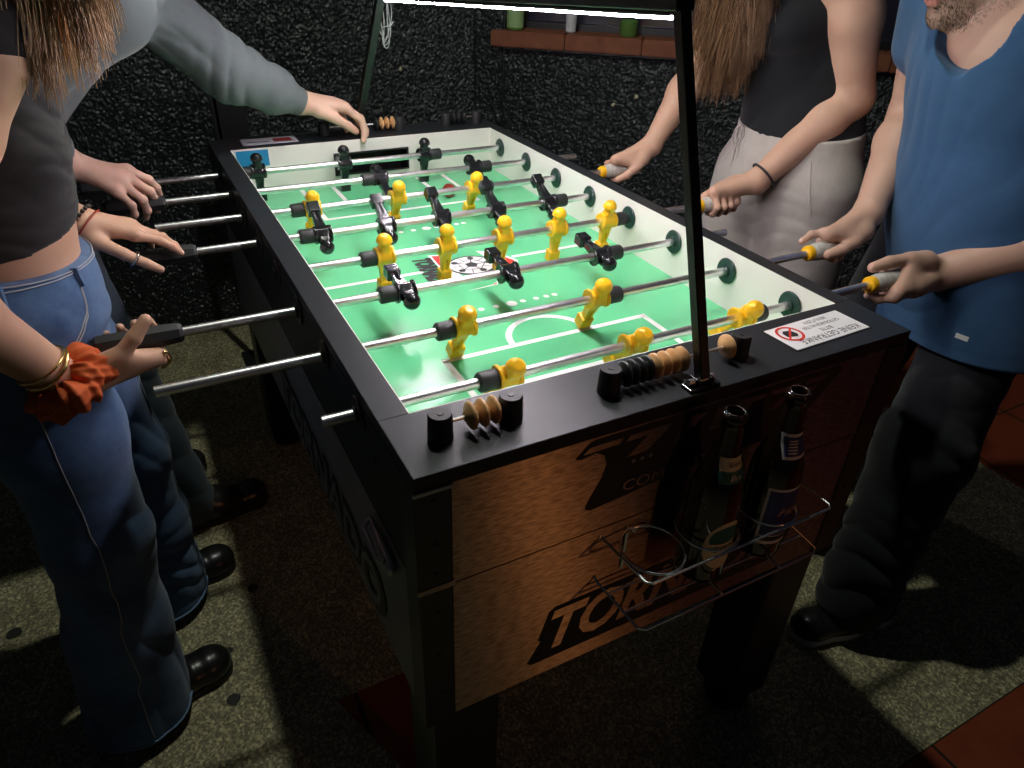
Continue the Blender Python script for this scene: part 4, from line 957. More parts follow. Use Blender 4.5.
def seam(name, bl, pts, par, mt, r=0.0009, n=40, out=0.0006):
    pts = np.asarray(pts, float); s = np.concatenate([[0], np.cumsum(np.linalg.norm(np.diff(pts, axis=0), axis=1))]); u_ = np.linspace(0, s[-1], n)
    q = np.stack([np.interp(u_, s, pts[:, i]) for i in range(3)], 1); q = bl.project(q, 8, out); return tubes(name, [(q, r)], mt, par, 5)
def band(name, bl, c, ax, R0, r, mt, par, n=36, out=0.001, seg=8, wob=0.0):
    """a ring of tube that follows a limb surface around axis ax at point c"""
    a, b, d = frame_of(ax); t = np.linspace(0, 2 * math.pi, n, endpoint=False)
    q = V3(*c) + R0 * (np.cos(t)[:, None] * a + np.sin(t)[:, None] * b) + d * (wob * np.sin(3 * t))[:, None]
    for _ in range(8):
        G = bl.grad(q); G -= (G @ d)[:, None] * d; q = q - G * ((bl(q) - out - r) / (np.einsum('ij,ij->i', G, G) + 1e-3))[:, None] * 0.8
    return tubes(name, [(q, r)], mt, par, seg, closed=True)

# ---------------------------------------------------------------- woman at the near left
pA = empty('person', (-0.40, 0.62, 0), 'person in a cropped charcoal top and flared blue jeans leaning over the near left side', 'person')
bA = Blob(); nA = []
SR, ER, WR = (-0.292, 0.455, 1.245), (-0.425, 0.385, 1.045), (-0.318, 0.455, 0.842)
SL, EL, WL = (-0.315, 0.77, 1.29), (-0.440, 0.85, 1.09), (-0.275, 0.785, 0.951)
bA.cone((-0.370, 0.62, 0.95), (-0.362, 0.62, 1.06), 0.118, 0.107, k=0.05, flat=(1, 0, 0), f=1.25)
bA.cone((-0.36, 0.62, 1.06), (-0.34, 0.62, 1.24), 0.108, 0.130, k=0.05, flat=(1, 0, 0), f=1.25)
bA.cone((-0.33, 0.52, 1.285), (-0.33, 0.72, 1.285), 0.062, 0.062, k=0.05)
bA.cone((-0.325, 0.62, 1.30), (-0.27, 0.62, 1.42), 0.050, 0.046, k=0.03)
for s in (0.56, 0.68): bA.cone((-0.385, s, 0.86), (-0.365 if s < 0.6 else -0.33, 0.55 if s < 0.6 else 0.765, 0.55), 0.065, 0.045, k=0.04)
arm(bA, SR, ER, WR, (0.040, 0.036, 0.0365, 0.0245), hand=(-0.25, 0.47, 0.845)); arm(bA, SL, EL, WL, (0.044, 0.037, 0.036, 0.0240), hand=(-0.20, 0.79, 0.92))
grip(bA, nA, WR, (-0.238, 0.494, 0.8725), (1, 0, 0), (0, -0.45, -0.89), (0, 0.89, -0.45), phis=(0, 70, 120, 158), thumb=[(-0.286, 0.455, 0.858), (-0.252, 0.450, 0.876), (-0.231, 0.452, 0.897), (-0.212, 0.458, 0.917)], sc=0.95)
open_hand(bA, nA, WL, (0.14, 0.015, -0.045), (0, -1, 0), (-0.2, 0.0, -1), [(8, 14, 10), (10, 22, 14), (14, 30, 20), (16, 34, 24)], [(-0.262, 0.762, 0.928), (-0.225, 0.745, 0.905), (-0.197, 0.742, 0.885), (-0.178, 0.745, 0.870)], sc=0.92, fan=0.0)
QA, fdA, upA, rtA = head(bA, (-0.215, 0.62, 1.53), (0.85, 0.05, -0.5), (0.35, 0, 0.9), 0.97)
blob_obj('body', bA, 0.003, None, pA, mats=[M['skinA'], M['nail']], paint=paint_nails(nA)); eyes(QA, pA)
tA = Blob()
tA.cone((-0.368, 0.62, 0.98), (-0.36, 0.62, 1.08), 0.114, 0.112, k=0.05, flat=(1, 0, 0), f=1.22)
tA.cone((-0.36, 0.62, 1.07), (-0.345, 0.62, 1.21), 0.114, 0.130, k=0.05, flat=(1, 0, 0), f=1.22)
tA.cone((-0.33, 0.52, 1.285), (-0.33, 0.72, 1.285), 0.070, 0.070, k=0.05)
for s in (0.565, 0.675): tA.ball((-0.308, s, 1.115), 0.052, k=0.035)
for S_, E_ in ((SR, ER), (SL, EL)): S_ = V3(*S_) + (V3(-0.004, 0.012, 0.030) if S_ is SR else V3(-0.01, -0.02, 0.0)); tA.ball(S_, 0.054, k=0.03)
tA.cut((-0.36, 0.62, 1.028), (0, 0.2, -1)); tA.cut((-0.3, 0.62, 1.352), (0.4, 0, 1))
for S_, E_ in ((SR, ER), (SL, EL)):
    pass
tA.disp = folds(((0.05, 0.1, 1), 46, 0.0035, (-0.30, 0.58, 1.06), 0.13), ((0.6, 0.2, 0.8), 22, 0.0035, (-0.28, 0.5, 1.2), 0.12))
_old = tA.disp
blob_obj('crop_top', tA, 0.0035, M['top_black'], pA)
jA = Blob()
jA.cone((-0.368, 0.62, 0.995), (-0.380, 0.62, 0.90), 0.132, 0.150, k=0.05, flat=(1, 0, 0), f=1.22)
for pts, rad in (([(-0.375, 0.545, 0.90), (-0.370, 0.54, 0.72), (-0.372, 0.545, 0.50), (-0.395, 0.555, 0.28), (-0.415, 0.56, 0.05)], [0.092, 0.085, 0.076, 0.082, 0.100]),
                 ([(-0.375, 0.70, 0.90), (-0.345, 0.74, 0.72), (-0.322, 0.78, 0.50), (-0.330, 0.820, 0.28), (-0.345, 0.845, 0.05)], [0.092, 0.082, 0.074, 0.080, 0.098])):
    jA.chain(pts, rad, k=0.035)
jA.cut((-0.37, 0.62, 0.976), (0.10, 0.05, 1)); jA.cut((0, 0, 0.028), (0, 0, -1))
jA.disp = folds(((0.5, 0.2, 1), 19, 0.0035, (-0.30, 0.6, 0.84), 0.12), ((0.9, 0.5, 0.25), 13, 0.006, (-0.38, 0.56, 0.16), 0.2), ((0.45, 0.1, 1), 19, 0.0045, (-0.30, 0.82, 0.16), 0.16), ((-0.7, 0.3, 0.9), 15, 0.004, (-0.33, 0.55, 0.5), 0.14), ((0.3, 0.8, 0.8), 17, 0.003, (-0.27, 0.76, 0.6), 0.15))
oJ = blob_obj('jeans', jA, 0.004, M['denim'], pA)
seam('side_seam', jA, [(-0.37, 0.40, 0.93), (-0.365, 0.42, 0.72), (-0.362, 0.44, 0.5), (-0.375, 0.44, 0.28), (-0.385, 0.42, 0.05)], oJ, M['stitch'], 0.0010)
seam('front_seam', jA, [(-0.18, 0.72, 0.80), (-0.22, 0.73, 0.66), (-0.22, 0.76, 0.5), (-0.20, 0.79, 0.28), (-0.20, 0.80, 0.06)], oJ, M['stitch'], 0.0010)
for dz in (0.0, -0.006): seam('pocket_stitching', jA, [(-0.24, 0.52, 0.968 + dz), (-0.25, 0.50, 0.92 + dz), (-0.28, 0.45, 0.885 + dz), (-0.36, 0.42, 0.872 + dz)], oJ, M['stitch'], 0.0009)
for z in (0.958, 0.988): 
    t = np.linspace(0, 2 * math.pi, 48, endpoint=False); q = np.stack([-0.372 + 0.12 * np.cos(t), 0.62 + 0.14 * np.sin(t), z - 0.12 * 0.14 * np.sin(t)], 1)
    tubes('waistband_stitching', [(jA.project(q, 6, 0.0005), 0.0009)], M['stitch'], oJ, 5, closed=True)
for (x, y) in ((-0.27, 0.53), (-0.27, 0.72), (-0.36, 0.46)):
    seam('belt_loop', jA, [(x, y, 0.950), (x, y, 0.996)], oJ, M['denim'], 0.0045, 8, 0.002)
for cx_, cy_ in ((-0.415, 0.56), (-0.345, 0.845)):
    t = np.linspace(0, 2 * math.pi, 40, endpoint=False); q = np.stack([cx_ + 0.1 * np.cos(t), cy_ + 0.1 * np.sin(t), np.full(40, 0.036)], 1)
    for _ in range(6):
        G = jA.grad(q); G[:, 2] = 0; q = q - G * ((jA(q) - 0.0005) / (np.einsum('ij,ij->i', G, G) + 1e-3))[:, None]
    tubes('hem', [(q, 0.003)], M['hem_blue'], oJ, 6, closed=True)
shoe('boot', (-0.238, 0.605, 0), (-0.478, 0.555, 0), pA); shoe('boot', (-0.182, 0.905, 0), (-0.420, 0.865, 0), pA)
# scrunchie, bangle, bracelets, rings
ax = nrm(V3(*ER) - V3(*WR)); a, b, _ = frame_of(ax); cS = V3(*WR) + ax * 0.012
sB = Blob()
for i in range(26):
    t = 2 * math.pi * i / 26; q = cS + (0.041 + 0.006 * math.sin(5 * t)) * (a * math.cos(t) + b * math.sin(t)) + ax * 0.011 * math.sin(9 * t + 0.7)
    q2 = cS + (0.034) * (a * math.cos(t + 0.24) + b * math.sin(t + 0.24)) + ax * (0.011 * math.sin(9 * (t + 0.24) + 0.7)); sB.cone(q, q2, 0.0150 + 0.004 * math.sin(7 * t), 0.014, k=0.008)
aS, bS, axS = a, b, ax
def scr(Q):
    th = np.arctan2((Q - cS) @ aS, (Q - cS) @ bS); h_ = (Q - cS) @ axS
    return 0.0030 * np.sin(th * 11 + 110 * h_ + 1.6 * np.sin(th * 5)) + 0.0022 * np.abs(np.sin(th * 8 - 150 * h_ + 2 * np.sin(th * 3))) + 0.0012 * np.sin(th * 23 + 190 * h_)
sB.disp = scr
blob_obj('scrunchie', sB, 0.0022, M['orange'], pA)
band('bangle', bA, V3(*WR) + ax * 0.048, ax, 0.034, 0.0026, M['gold'], pA); band('bangle', bA, V3(*WR) + ax * 0.056, ax + V3(0.1, 0.2, 0), 0.034, 0.0018, M['gold'], pA)
ax = nrm(V3(*EL) - V3(*WL)); band('red_bracelet', bA, V3(*WL) - ax * 0.008, ax, 0.03, 0.0013, M['red_cord'], pA)
c0 = V3(*WL) + ax * 0.006; a, b, _ = frame_of(ax); bb = Blob()
t_ = np.linspace(0, 2 * math.pi, 22, endpoint=False); q = bA.project(c0 + 0.03 * (np.cos(t_)[:, None] * a + np.sin(t_)[:, None] * b), 6, 0.003)
for p in q: bb.ball(p, 0.0036, k=0.0)
blob_obj('bead_bracelet', bb, 0.0013, M['dark_beads'], pA)
band('thumb_ring', bA, (-0.213, 0.7435, 0.896), (0.6, 0.1, -0.6), 0.012, 0.0018, M['silver_ring'], pA, 20)
band('ring', bA, (-0.199, 0.470, 0.843), (0.0, 0.8, 0.1), 0.012, 0.0016, M['gold'], pA, 20)
# hair
def long_hair(Q, par, mt, n, tipf, cap_sc, side=None, wave=0.004):
    cap = Blob(); c = Q(0, 0); fd_ = nrm(Q(1, 0) - c); up_ = nrm(Q(0, 1) - c); rt_ = nrm(Q(0, 0, 1) - c)
    cap.ball(Q(-0.020, 0.032), 0.095 * cap_sc, k=0.02, flat=rt_, f=1.14); cap.cone(Q(-0.045, 0.0), Q(-0.055, -0.07), 0.062 * cap_sc, 0.045 * cap_sc, k=0.03); cap.cut(Q(0.035, 0.03), fd_ * 0.9 - up_ * 0.35)
    cap.disp = lambda P_: 0.0012 * np.sin(((P_ - c) @ rt_) * 900)
    blob_obj('hair_cap', cap, 0.004, mt, par)
    u1 = RNG.random(n); u2 = RNG.random(n); cl = RNG.integers(0, 46, n); cr = RNG.random((46, 3)); 
    th = (u1 - 0.5) * 2 * 1.5; side_s = np.where(cr[cl, 0] < (0.55 if side is None else side), -1, 1); th = np.abs(th) * side_s
    el = 0.15 + u2 * 0.9
    roots = np.stack([Q(-0.02 + 0.05 * math.cos(e) * math.cos(x) - 0.02, 0.032 + 0.094 * cap_sc * math.sin(e), 0.08 * cap_sc * math.cos(e) * math.sin(x)) for e, x in zip(el, th)])
    tips = tipf(cl, cr, side_s, n)
    out = (roots - Q(-0.02, 0.03)); out /= np.linalg.norm(out, axis=1, keepdims=True)
    c1 = roots + out * 0.045 + rt_ * (side_s * 0.045)[:, None] - up_ * 0.03 + RNG.normal(0, 0.004, (n, 3)); c2 = tips + V3(0, 0, 0.14) + RNG.normal(0, 0.006, (n, 3)) + (roots - tips) * 0.25 * np.array([1, 1, 0])
    strands('hair', roots, c1, c2, tips, mt, par, wave=wave, seg=18)
def tipsA(cl, cr, s, n):
    t = np.stack([-0.225 + 0.125 * (cr[cl, 1] - 0.45), np.where(s < 0, 0.70, 0.455) + 0.05 * (cr[cl, 2] - 0.5), 1.165 + 0.11 * cr[cl, 0] ** 1.5 + 0.10 * np.abs(cr[cl, 1] - 0.4)], 1)
    return t + RNG.normal(0, 0.006, (n, 3)) + np.stack([0 * s, 0 * s, 0.03 * RNG.random(n)], 1)
long_hair(QA, pA, M['hairA'], 1500, tipsA, 1.0, 0.35)

# ---------------------------------------------------------------- person in the grey sweatshirt behind
p2 = empty('person', (-0.40, 1.18, 0), 'person in a grey sweatshirt and dark jeans reaching over the far end of the table', 'person')
b2 = Blob(); n2_ = []
SL2, EL2, WL2 = (-0.115, 1.27, 1.262), (0.065, 1.315, 1.088), (0.225, 1.352, 1.003)
SR2, ER2, WR2 = (-0.17, 1.00, 1.25), (-0.365, 1.00, 1.115), (-0.285, 1.085, 0.968)
b2.cone((-0.45, 1.17, 0.98), (-0.34, 1.17, 1.14), 0.12, 0.11, k=0.05, flat=(0.7, 0, -0.7), f=1.25); b2.cone((-0.34, 1.17, 1.14), (-0.21, 1.16, 1.24), 0.11, 0.11, k=0.05, flat=(0.7, 0, -0.7), f=1.3)
b2.cone((-0.16, 1.05, 1.26), (-0.13, 1.22, 1.265), 0.06, 0.06, k=0.05); b2.cone((-0.16, 1.14, 1.28), (-0.06, 1.15, 1.37), 0.052, 0.05, k=0.03)
for s in (1.10, 1.25): b2.cone((-0.42, s, 0.88), (-0.35, 1.10 if s < 1.2 else 1.28, 0.6), 0.065, 0.045, k=0.04)
arm(b2, SL2, EL2, WL2, (0.045, 0.040, 0.038, 0.026), hand=(0.3, 1.37, 0.98)); arm(b2, SR2, ER2, WR2, (0.045, 0.040, 0.038, 0.026), hand=(-0.22, 1.09, 0.94))
open_hand(b2, n2_, WL2, (0.15, 0.018, -0.030), (0, -1, 0.1), (0.0, -0.15, -1), [(30, 38, 28), (26, 36, 26), (20, 34, 26), (24, 34, 26)], [(0.262, 1.330, 0.985), (0.300, 1.322, 0.965), (0.330, 1.326, 0.945), (0.352, 1.334, 0.928)], sc=1.22)
open_hand(b2, n2_, WR2, (0.11, -0.01, -0.05), (0.2, 0.85, 0.5), (-0.35, 0.5, -0.8), [(20, 26, 16), (26, 30, 20), (30, 34, 22), (32, 36, 24)], [(-0.258, 1.118, 0.945), (-0.222, 1.135, 0.925), (-0.195, 1.14, 0.905), (-0.172, 1.138, 0.888)], sc=1.12, fan=0.13)
Q2, *_ = head(b2, (0.01, 1.15, 1.455), (0.8, 0.15, -0.6), (0.5, 0, 0.8), 0.98)
blob_obj('body', b2, 0.0035, None, p2, mats=[M['skin2'], M['nail']], paint=paint_nails(n2_)); eyes(Q2, p2)
s2 = Blob()
s2.cone((-0.45, 1.17, 0.99), (-0.34, 1.17, 1.15), 0.145, 0.14, k=0.06, flat=(0.7, 0, -0.7), f=1.25); s2.cone((-0.34, 1.17, 1.15), (-0.20, 1.16, 1.25), 0.14, 0.135, k=0.06, flat=(0.7, 0, -0.7), f=1.25)
s2.cone((-0.16, 1.03, 1.255), (-0.13, 1.23, 1.26), 0.078, 0.078, k=0.06)
e_, w_ = V3(*EL2), V3(*WL2); s2.cone(SL2, e_, 0.074, 0.064, k=0.04); s2.cone(e_, e_ + (w_ - e_) * 0.6, 0.064, 0.052, k=0.03); s2.cone(e_ + (w_ - e_) * 0.6, e_ + (w_ - e_) * 0.82, 0.052, 0.036, k=0.02)
e2_, w2_ = V3(*ER2), V3(*WR2); s2.cone(SR2, e2_, 0.072, 0.062, k=0.05); s2.cone(e2_, e2_ + (w2_ - e2_) * 0.7, 0.060, 0.040, k=0.03)
s2.cone((-0.14, 1.14, 1.30), (-0.10, 1.145, 1.335), 0.072, 0.068, k=0.03)
s2.disp = folds(((0.9, 0.1, -0.1), 23, 0.009, (0.06, 1.30, 1.10), 0.08), ((0.2, 0.1, 1), 17, 0.006, (-0.10, 1.2, 1.2), 0.14), ((0.5, 0.1, 0.8), 21, 0.006, (-0.02, 1.28, 1.17), 0.09), ((0.9, 0.3, -0.6), 24, 0.004, (0.15, 1.33, 1.04), 0.07))
blob_obj('sweatshirt', s2, 0.0045, M['sweater'], p2)
cf = Blob(); cf.cone(e_ + (w_ - e_) * 0.78, e_ + (w_ - e_) * 0.93, 0.037, 0.034, k=0.01); blob_obj('cuff', cf, 0.004, M['sweater'], p2)
j2 = Blob(); j2.cone((-0.42, 1.17, 1.00), (-0.42, 1.17, 0.93), 0.15, 0.15, k=0.05, flat=(1, 0, 0), f=1.2)
j2.chain([(-0.40, 1.09, 0.92), (-0.325, 1.10, 0.52), (-0.245, 1.10, 0.06)], [0.090, 0.078, 0.062], k=0.04); j2.chain([(-0.40, 1.27, 0.92), (-0.36, 1.29, 0.52), (-0.36, 1.31, 0.06)], [0.090, 0.078, 0.062], k=0.04)
j2.cut((0, 0, 0.035), (0, 0, -1)); j2.disp = folds(((0.3, 0.1, 1), 11, 0.006, (-0.26, 1.1, 0.2), 0.2), ((0.6, 0.2, 0.8), 9, 0.005, (-0.32, 1.1, 0.55), 0.2))
blob_obj('jeans', j2, 0.005, M['dark_jean'], p2)
shoe('shoe', (-0.055, 1.125, 0), (-0.305, 1.085, 0), p2); shoe('shoe', (-0.19, 1.335, 0), (-0.44, 1.30, 0), p2)
hc = Blob(); c = Q2(0, 0); hc.ball(Q2(-0.02, 0.034), 0.096, k=0.02, flat=nrm(Q2(0, 0, 1) - c), f=1.13); hc.cone(Q2(-0.05, 0.0), Q2(-0.055, -0.04), 0.055, 0.045, k=0.03); hc.cut(Q2(0.045, 0.05), nrm(Q2(1, 0) - c) * 0.9 - nrm(Q2(0, 1) - c) * 0.5)
hc.disp = lambda P_: 0.0022 * np.sin(P_[:, 1] * 420 + 3 * np.sin(P_[:, 2] * 80)); blob_obj('hair', hc, 0.004, M['hair4'], p2)

# ---------------------------------------------------------------- woman at the far right
p3 = empty('person', (1.23, 0.70, 0), 'person with long brown hair in a black top and beige linen trousers', 'person')
b3 = Blob(); n3 = []
SL3, EL3, WL3 = (1.190, 0.600, 1.335), (1.250, 0.578, 1.095), (1.062, 0.622, 0.918)
SR3, ER3, WR3 = (1.165, 0.905, 1.33), (1.155, 0.985, 1.090), (1.005, 0.938, 0.928)
b3.cone((1.24, 0.69, 0.99), (1.245, 0.71, 1.10), 0.120, 0.110, k=0.05, flat=(1, 0, 0), f=1.25); b3.cone((1.245, 0.72, 1.10), (1.20, 0.74, 1.28), 0.112, 0.13, k=0.05, flat=(1, 0, 0), f=1.25)
b3.cone((1.185, 0.64, 1.335), (1.17, 0.84, 1.335), 0.058, 0.058, k=0.05); b3.cone((1.17, 0.745, 1.35), (1.11, 0.76, 1.45), 0.050, 0.046, k=0.03)
for s in (0.62, 0.76): b3.cone((1.24, s, 0.88), (1.23, s, 0.6), 0.07, 0.05, k=0.04)
arm(b3, SL3, EL3, WL3, (0.0560, 0.045, 0.041, 0.0255), hand=(1.02, 0.64, 0.90)); arm(b3, SR3, ER3, WR3, (0.046, 0.039, 0.037, 0.0235), hand=(0.93, 0.95, 0.90))
grip(b3, n3, WL3, (0.990, 0.647, 0.8725), (-1, 0, 0), (0, -0.30, 0.954), (0, -0.954, -0.30), phis=(2, 72, 125, 172), thumb=[(1.035, 0.655, 0.910), (1.00, 0.672, 0.896), (0.97, 0.675, 0.880), (0.945, 0.672, 0.868)], sc=0.95)
grip(b3, n3, WR3, (0.932, 0.951, 0.8725), (-1, 0, 0), (0, -0.10, 0.99), (0, 0.99, 0.10), phis=(0, 72, 135, 205), thumb=[(0.976, 0.926, 0.905), (0.950, 0.916, 0.885), (0.926, 0.920, 0.866), (0.903, 0.927, 0.855)], sc=0.92)
Q3, *_ = head(b3, (1.045, 0.775, 1.545), (-0.85, 0.1, -0.5), (-0.35, 0, 0.9), 0.97)
blob_obj('body', b3, 0.003, None, p3, mats=[M['skin3'], M['nail']], paint=paint_nails(n3)); eyes(Q3, p3)
t3 = Blob(); t3.cone((1.24, 0.685, 0.98), (1.245, 0.71, 1.10), 0.158, 0.136, k=0.05, flat=(1, 0, 0), f=1.22); t3.cone((1.245, 0.72, 1.10), (1.20, 0.74, 1.26), 0.120, 0.138, k=0.05, flat=(1, 0, 0), f=1.22)
for s in (0.685, 0.80): t3.ball((1.135, s, 1.225), 0.062, k=0.04)
for s in (0.66, 0.83): t3.cone((1.16, s, 1.28), (1.19, s + 0.005, 1.385), 0.022, 0.018, k=0.02)
t3.cone((1.24, 0.68, 1.26), (1.24, 0.80, 1.26), 0.07, 0.07, k=0.04); t3.cut((0, 0, 0.995), (0, 0, -1))
t3.disp = folds(((0.3, 0.5, 1), 12, 0.004, (1.15, 0.72, 1.1), 0.15)); blob_obj('tank_top', t3, 0.004, M['tank_black'], p3)
j3 = Blob(); j3.cone((1.235, 0.685, 1.015), (1.235, 0.68, 0.90), 0.158, 0.175, k=0.05, flat=(1, 0, 0), f=1.3)
j3.chain([(1.225, 0.595, 0.88), (1.215, 0.585, 0.5), (1.215, 0.58, 0.07)], [0.108, 0.108, 0.105], k=0.03); j3.chain([(1.225, 0.775, 0.88), (1.215, 0.80, 0.5), (1.215, 0.81, 0.07)], [0.105, 0.108, 0.105], k=0.03)
j3.cut((1.235, 0.70, 1.020), (-0.1, 0, 1)); j3.cut((0, 0, 0.035), (0, 0, -1))
j3.disp = folds(((0.2, 1, 0.15), 30, 0.0025, (1.12, 0.74, 0.98), 0.08), ((0.1, 0.25, 1), 26, 0.0020, (1.12, 0.62, 0.80), 0.14), ((0.1, 1, 0.1), 8, 0.008, (1.2, 0.7, 0.4), 0.3))
oj3 = blob_obj('linen_trousers', j3, 0.004, M['linen'], p3)
c = j3.project(np.array([(1.08, 0.775, 1.012)]), 8, 0.003)[0]
lst = []
for sgn, w_, h_ in ((1, 0.016, 0.05), (-1, 0.014, 0.06), (1, 0.009, 0.035)):
    pts = [c + V3(-0.004, sgn * w_ * math.sin(t) + sgn * 0.008 * (1 - math.cos(t)) / 2, -h_ * (1 - math.cos(t)) / 2) for t in np.linspace(0, 2 * math.pi, 20)]; lst.append((pts, 0.0014))
lst.append(([c, c + V3(-0.006, 0.004, -0.05), c + V3(-0.010, 0.002, -0.11)], 0.0014)); lst.append(([c, c + V3(-0.006, -0.008, -0.04), c + V3(-0.010, -0.010, -0.085)], 0.0014))
tubes('drawstring', lst, M['linen'], oj3, 6)
seam('pocket_edge', j3, [(1.13, 0.545, 0.98), (1.12, 0.52, 0.92), (1.13, 0.505, 0.86)], oj3, M['linen'], 0.0018, 20)
ax = nrm(V3(*EL3) - V3(*WL3)); band('hair_tie', b3, V3(*WL3) + ax * 0.022, ax, 0.03, 0.0028, M['black_rubber'], p3)
for y in (0.60, 0.81): shoe('shoe', (1.02, y, 0), (1.27, y, 0), p3)
def tips3(cl, cr, s, n):
    t = np.stack([1.075 + 0.05 * (cr[cl, 1] - 0.5), np.where(s < 0, 0.81, 0.785) + 0.24 * (cr[cl, 2] - 0.5), 1.040 + 0.13 * cr[cl, 0] ** 1.3 + 0.9 * (cr[cl, 2] - 0.5) ** 2 * 0.5], 1)
    return t + RNG.normal(0, 0.007, (n, 3)) + np.stack([0 * s, 0 * s, 0.04 * RNG.random(n)], 1)
long_hair(Q3, p3, M['hair3'], 2600, tips3, 1.0, 0.5, 0.011)

# ---------------------------------------------------------------- man at the near right
p4 = empty('person', (1.25, 0.22, 0), 'bearded person in a blue T-shirt and black trousers gripping the two nearest rods', 'person')
b4 = Blob(); n4 = []
SR4, ER4, WR4 = (1.235, 0.440, 1.315), (1.285, 0.452, 1.080), (1.098, 0.350, 0.930)
SL4, EL4, WL4 = (1.285, 0.075, 1.24), (1.345, 0.135, 0.950), (1.095, 0.178, 0.868)
EL4 = (1.262, 0.030, 0.985)
b4.cone((1.258, 0.22, 0.88), (1.255, 0.23, 1.08), 0.128, 0.134, k=0.05, flat=(1, 0, 0), f=1.22); b4.cone((1.255, 0.23, 1.08), (1.24, 0.25, 1.24), 0.138, 0.155, k=0.05, flat=(1, 0, 0), f=1.25)
b4.cone((1.245, 0.13, 1.31), (1.235, 0.37, 1.31), 0.065, 0.065, k=0.05); b4.cone((1.225, 0.26, 1.30), (1.165, 0.30, 1.37), 0.062, 0.058, k=0.035)
for s in (0.15, 0.29): b4.cone((1.25, s, 0.84), (1.17, 0.11 if s < 0.2 else 0.335, 0.55), 0.062, 0.042, k=0.04)
arm(b4, SR4, ER4, WR4, (0.052, 0.043, 0.043, 0.0275), hand=(1.02, 0.345, 0.90)); arm(b4, SL4, EL4, WL4, (0.052, 0.052, 0.051, 0.0300), hand=(1.03, 0.18, 0.865))
grip(b4, n4, WR4, (1.020, 0.342, 0.8725), (-1, 0, 0), (0, 0.15, 0.99), (0, 0.99, -0.15), phis=(0, 72, 130, 190), thumb=[(1.065, 0.325, 0.905), (1.030, 0.314, 0.892), (1.000, 0.314, 0.880), (0.972, 0.320, 0.872)], index=[(0.980, 0.352, 0.904), (0.962, 0.362, 0.899), (0.945, 0.366, 0.887)], sc=1.04)
grip(b4, n4, WL4, (1.003, 0.189, 0.8725), (-1, 0, 0), (0, -0.86, -0.5), (0, 0.5, -0.86), phis=(0, 68, 120, 165), thumb=[(1.060, 0.182, 0.898), (1.018, 0.190, 0.905), (0.980, 0.200, 0.902), (0.948, 0.206, 0.895)], index=[(0.966, 0.160, 0.852), (0.948, 0.176, 0.846), (0.934, 0.190, 0.850)], sc=1.04)
FD4 = (-0.79, 0.38, -0.48); Q4, fd4, up4, rt4 = head(b4, (1.130, 0.332, 1.392), FD4, (-0.40, 0.05, 0.9), 1.0, man=True)
lipP = [Q4(0.086, -0.0495), Q4(0.083, -0.0625), Q4(0.082, -0.056, 0.014), Q4(0.082, -0.056, -0.014)]
def paint4(C, mi):
    R_ = (C - Q4(0, 0)); f = R_ @ fd4; u_ = R_ @ up4; r_ = R_ @ rt4; nz = 0.006 * np.sin(C[:, 0] * 400) * np.sin(C[:, 2] * 370)
    dz_ = RNG.random(len(C)) ** 1.5; dq = RNG.random(len(C)) * 0.02
    b_ = (u_ < -0.034 - 0.012 * dz_ + nz) & (u_ > -0.108 - 0.0 + 0.045 * dz_ * (f < 0.05)) & (np.abs(r_) < 0.075) & (f > -0.01 + nz) ; b_ |= (np.abs(r_) > 0.040 + dq) & (u_ < -0.0 - dq) & (u_ > -0.09 + dq) & (f > 0.0 + dq) & (f < 0.055 - dq)
    mi[b_] = 3
    for p in lipP: mi[((C - p) ** 2).sum(1) < 0.0085 ** 2] = 2
    return mi
M['stubble'] = varied('stubble_skin', (0.31, 0.20, 0.14), (0.42, 0.275, 0.195), 300, 0.6, 0.3, 900, 0.0006)
blob_obj('body', b4, 0.0026, None, p4, mats=[M['skin4'], M['nail'], M['lips'], M['stubble']], paint=paint_nails(n4, paint4)); eyes(Q4, p4)
# beard of short hairs
n = 1500; fpt = np.stack([Q4(0.03 + 0.07 * a_, -0.055 - 0.075 * b_, (c_ - 0.5) * 0.12) for a_, b_, c_ in RNG.random((n, 3))])
fpt = b4.project(fpt, 6); R_ = fpt - Q4(0, 0); u_ = R_ @ up4; ok = (u_ < -0.036) & (u_ > -0.107 - 0.012 * RNG.random(n)) & ((R_ @ fd4) > -0.01)
for p in lipP: ok &= ((fpt - p) ** 2).sum(1) > 0.010 ** 2
fpt = fpt[ok]; G = b4.grad(fpt); G /= np.linalg.norm(G, axis=1, keepdims=True); dr = G * 0.7 - up4 * 0.8 + RNG.normal(0, 0.25, G.shape); dr /= np.linalg.norm(dr, axis=1, keepdims=True); ln = 0.003
strands('beard', fpt, fpt + dr * ln * 0.33, fpt + dr * ln * 0.66 - up4 * 0.0006, fpt + dr * ln - up4 * 0.001, M['hair4'], p4, r0=0.00022, seg=4, r1=0.0001, wave=0)
hc = Blob(); hc.ball(Q4(-0.022, 0.035), 0.094, k=0.02, flat=rt4, f=1.13); hc.cone(Q4(-0.05, 0.0), Q4(-0.055, -0.04), 0.055, 0.045, k=0.03); hc.cut(Q4(0.045, 0.05), fd4 * 0.9 - up4 * 0.5)
hc.disp = lambda P_: 0.0022 * np.sin(P_[:, 1] * 420 + 3 * np.sin(P_[:, 2] * 80)); blob_obj('hair', hc, 0.004, M['hair4'], p4)
t4 = Blob(); t4.cone((1.258, 0.215, 0.68), (1.255, 0.225, 0.98), 0.160, 0.160, k=0.06, flat=(1, 0, 0), f=1.18); t4.cone((1.255, 0.225, 0.98), (1.245, 0.255, 1.22), 0.163, 0.188, k=0.06, flat=(1, 0, 0), f=1.22)
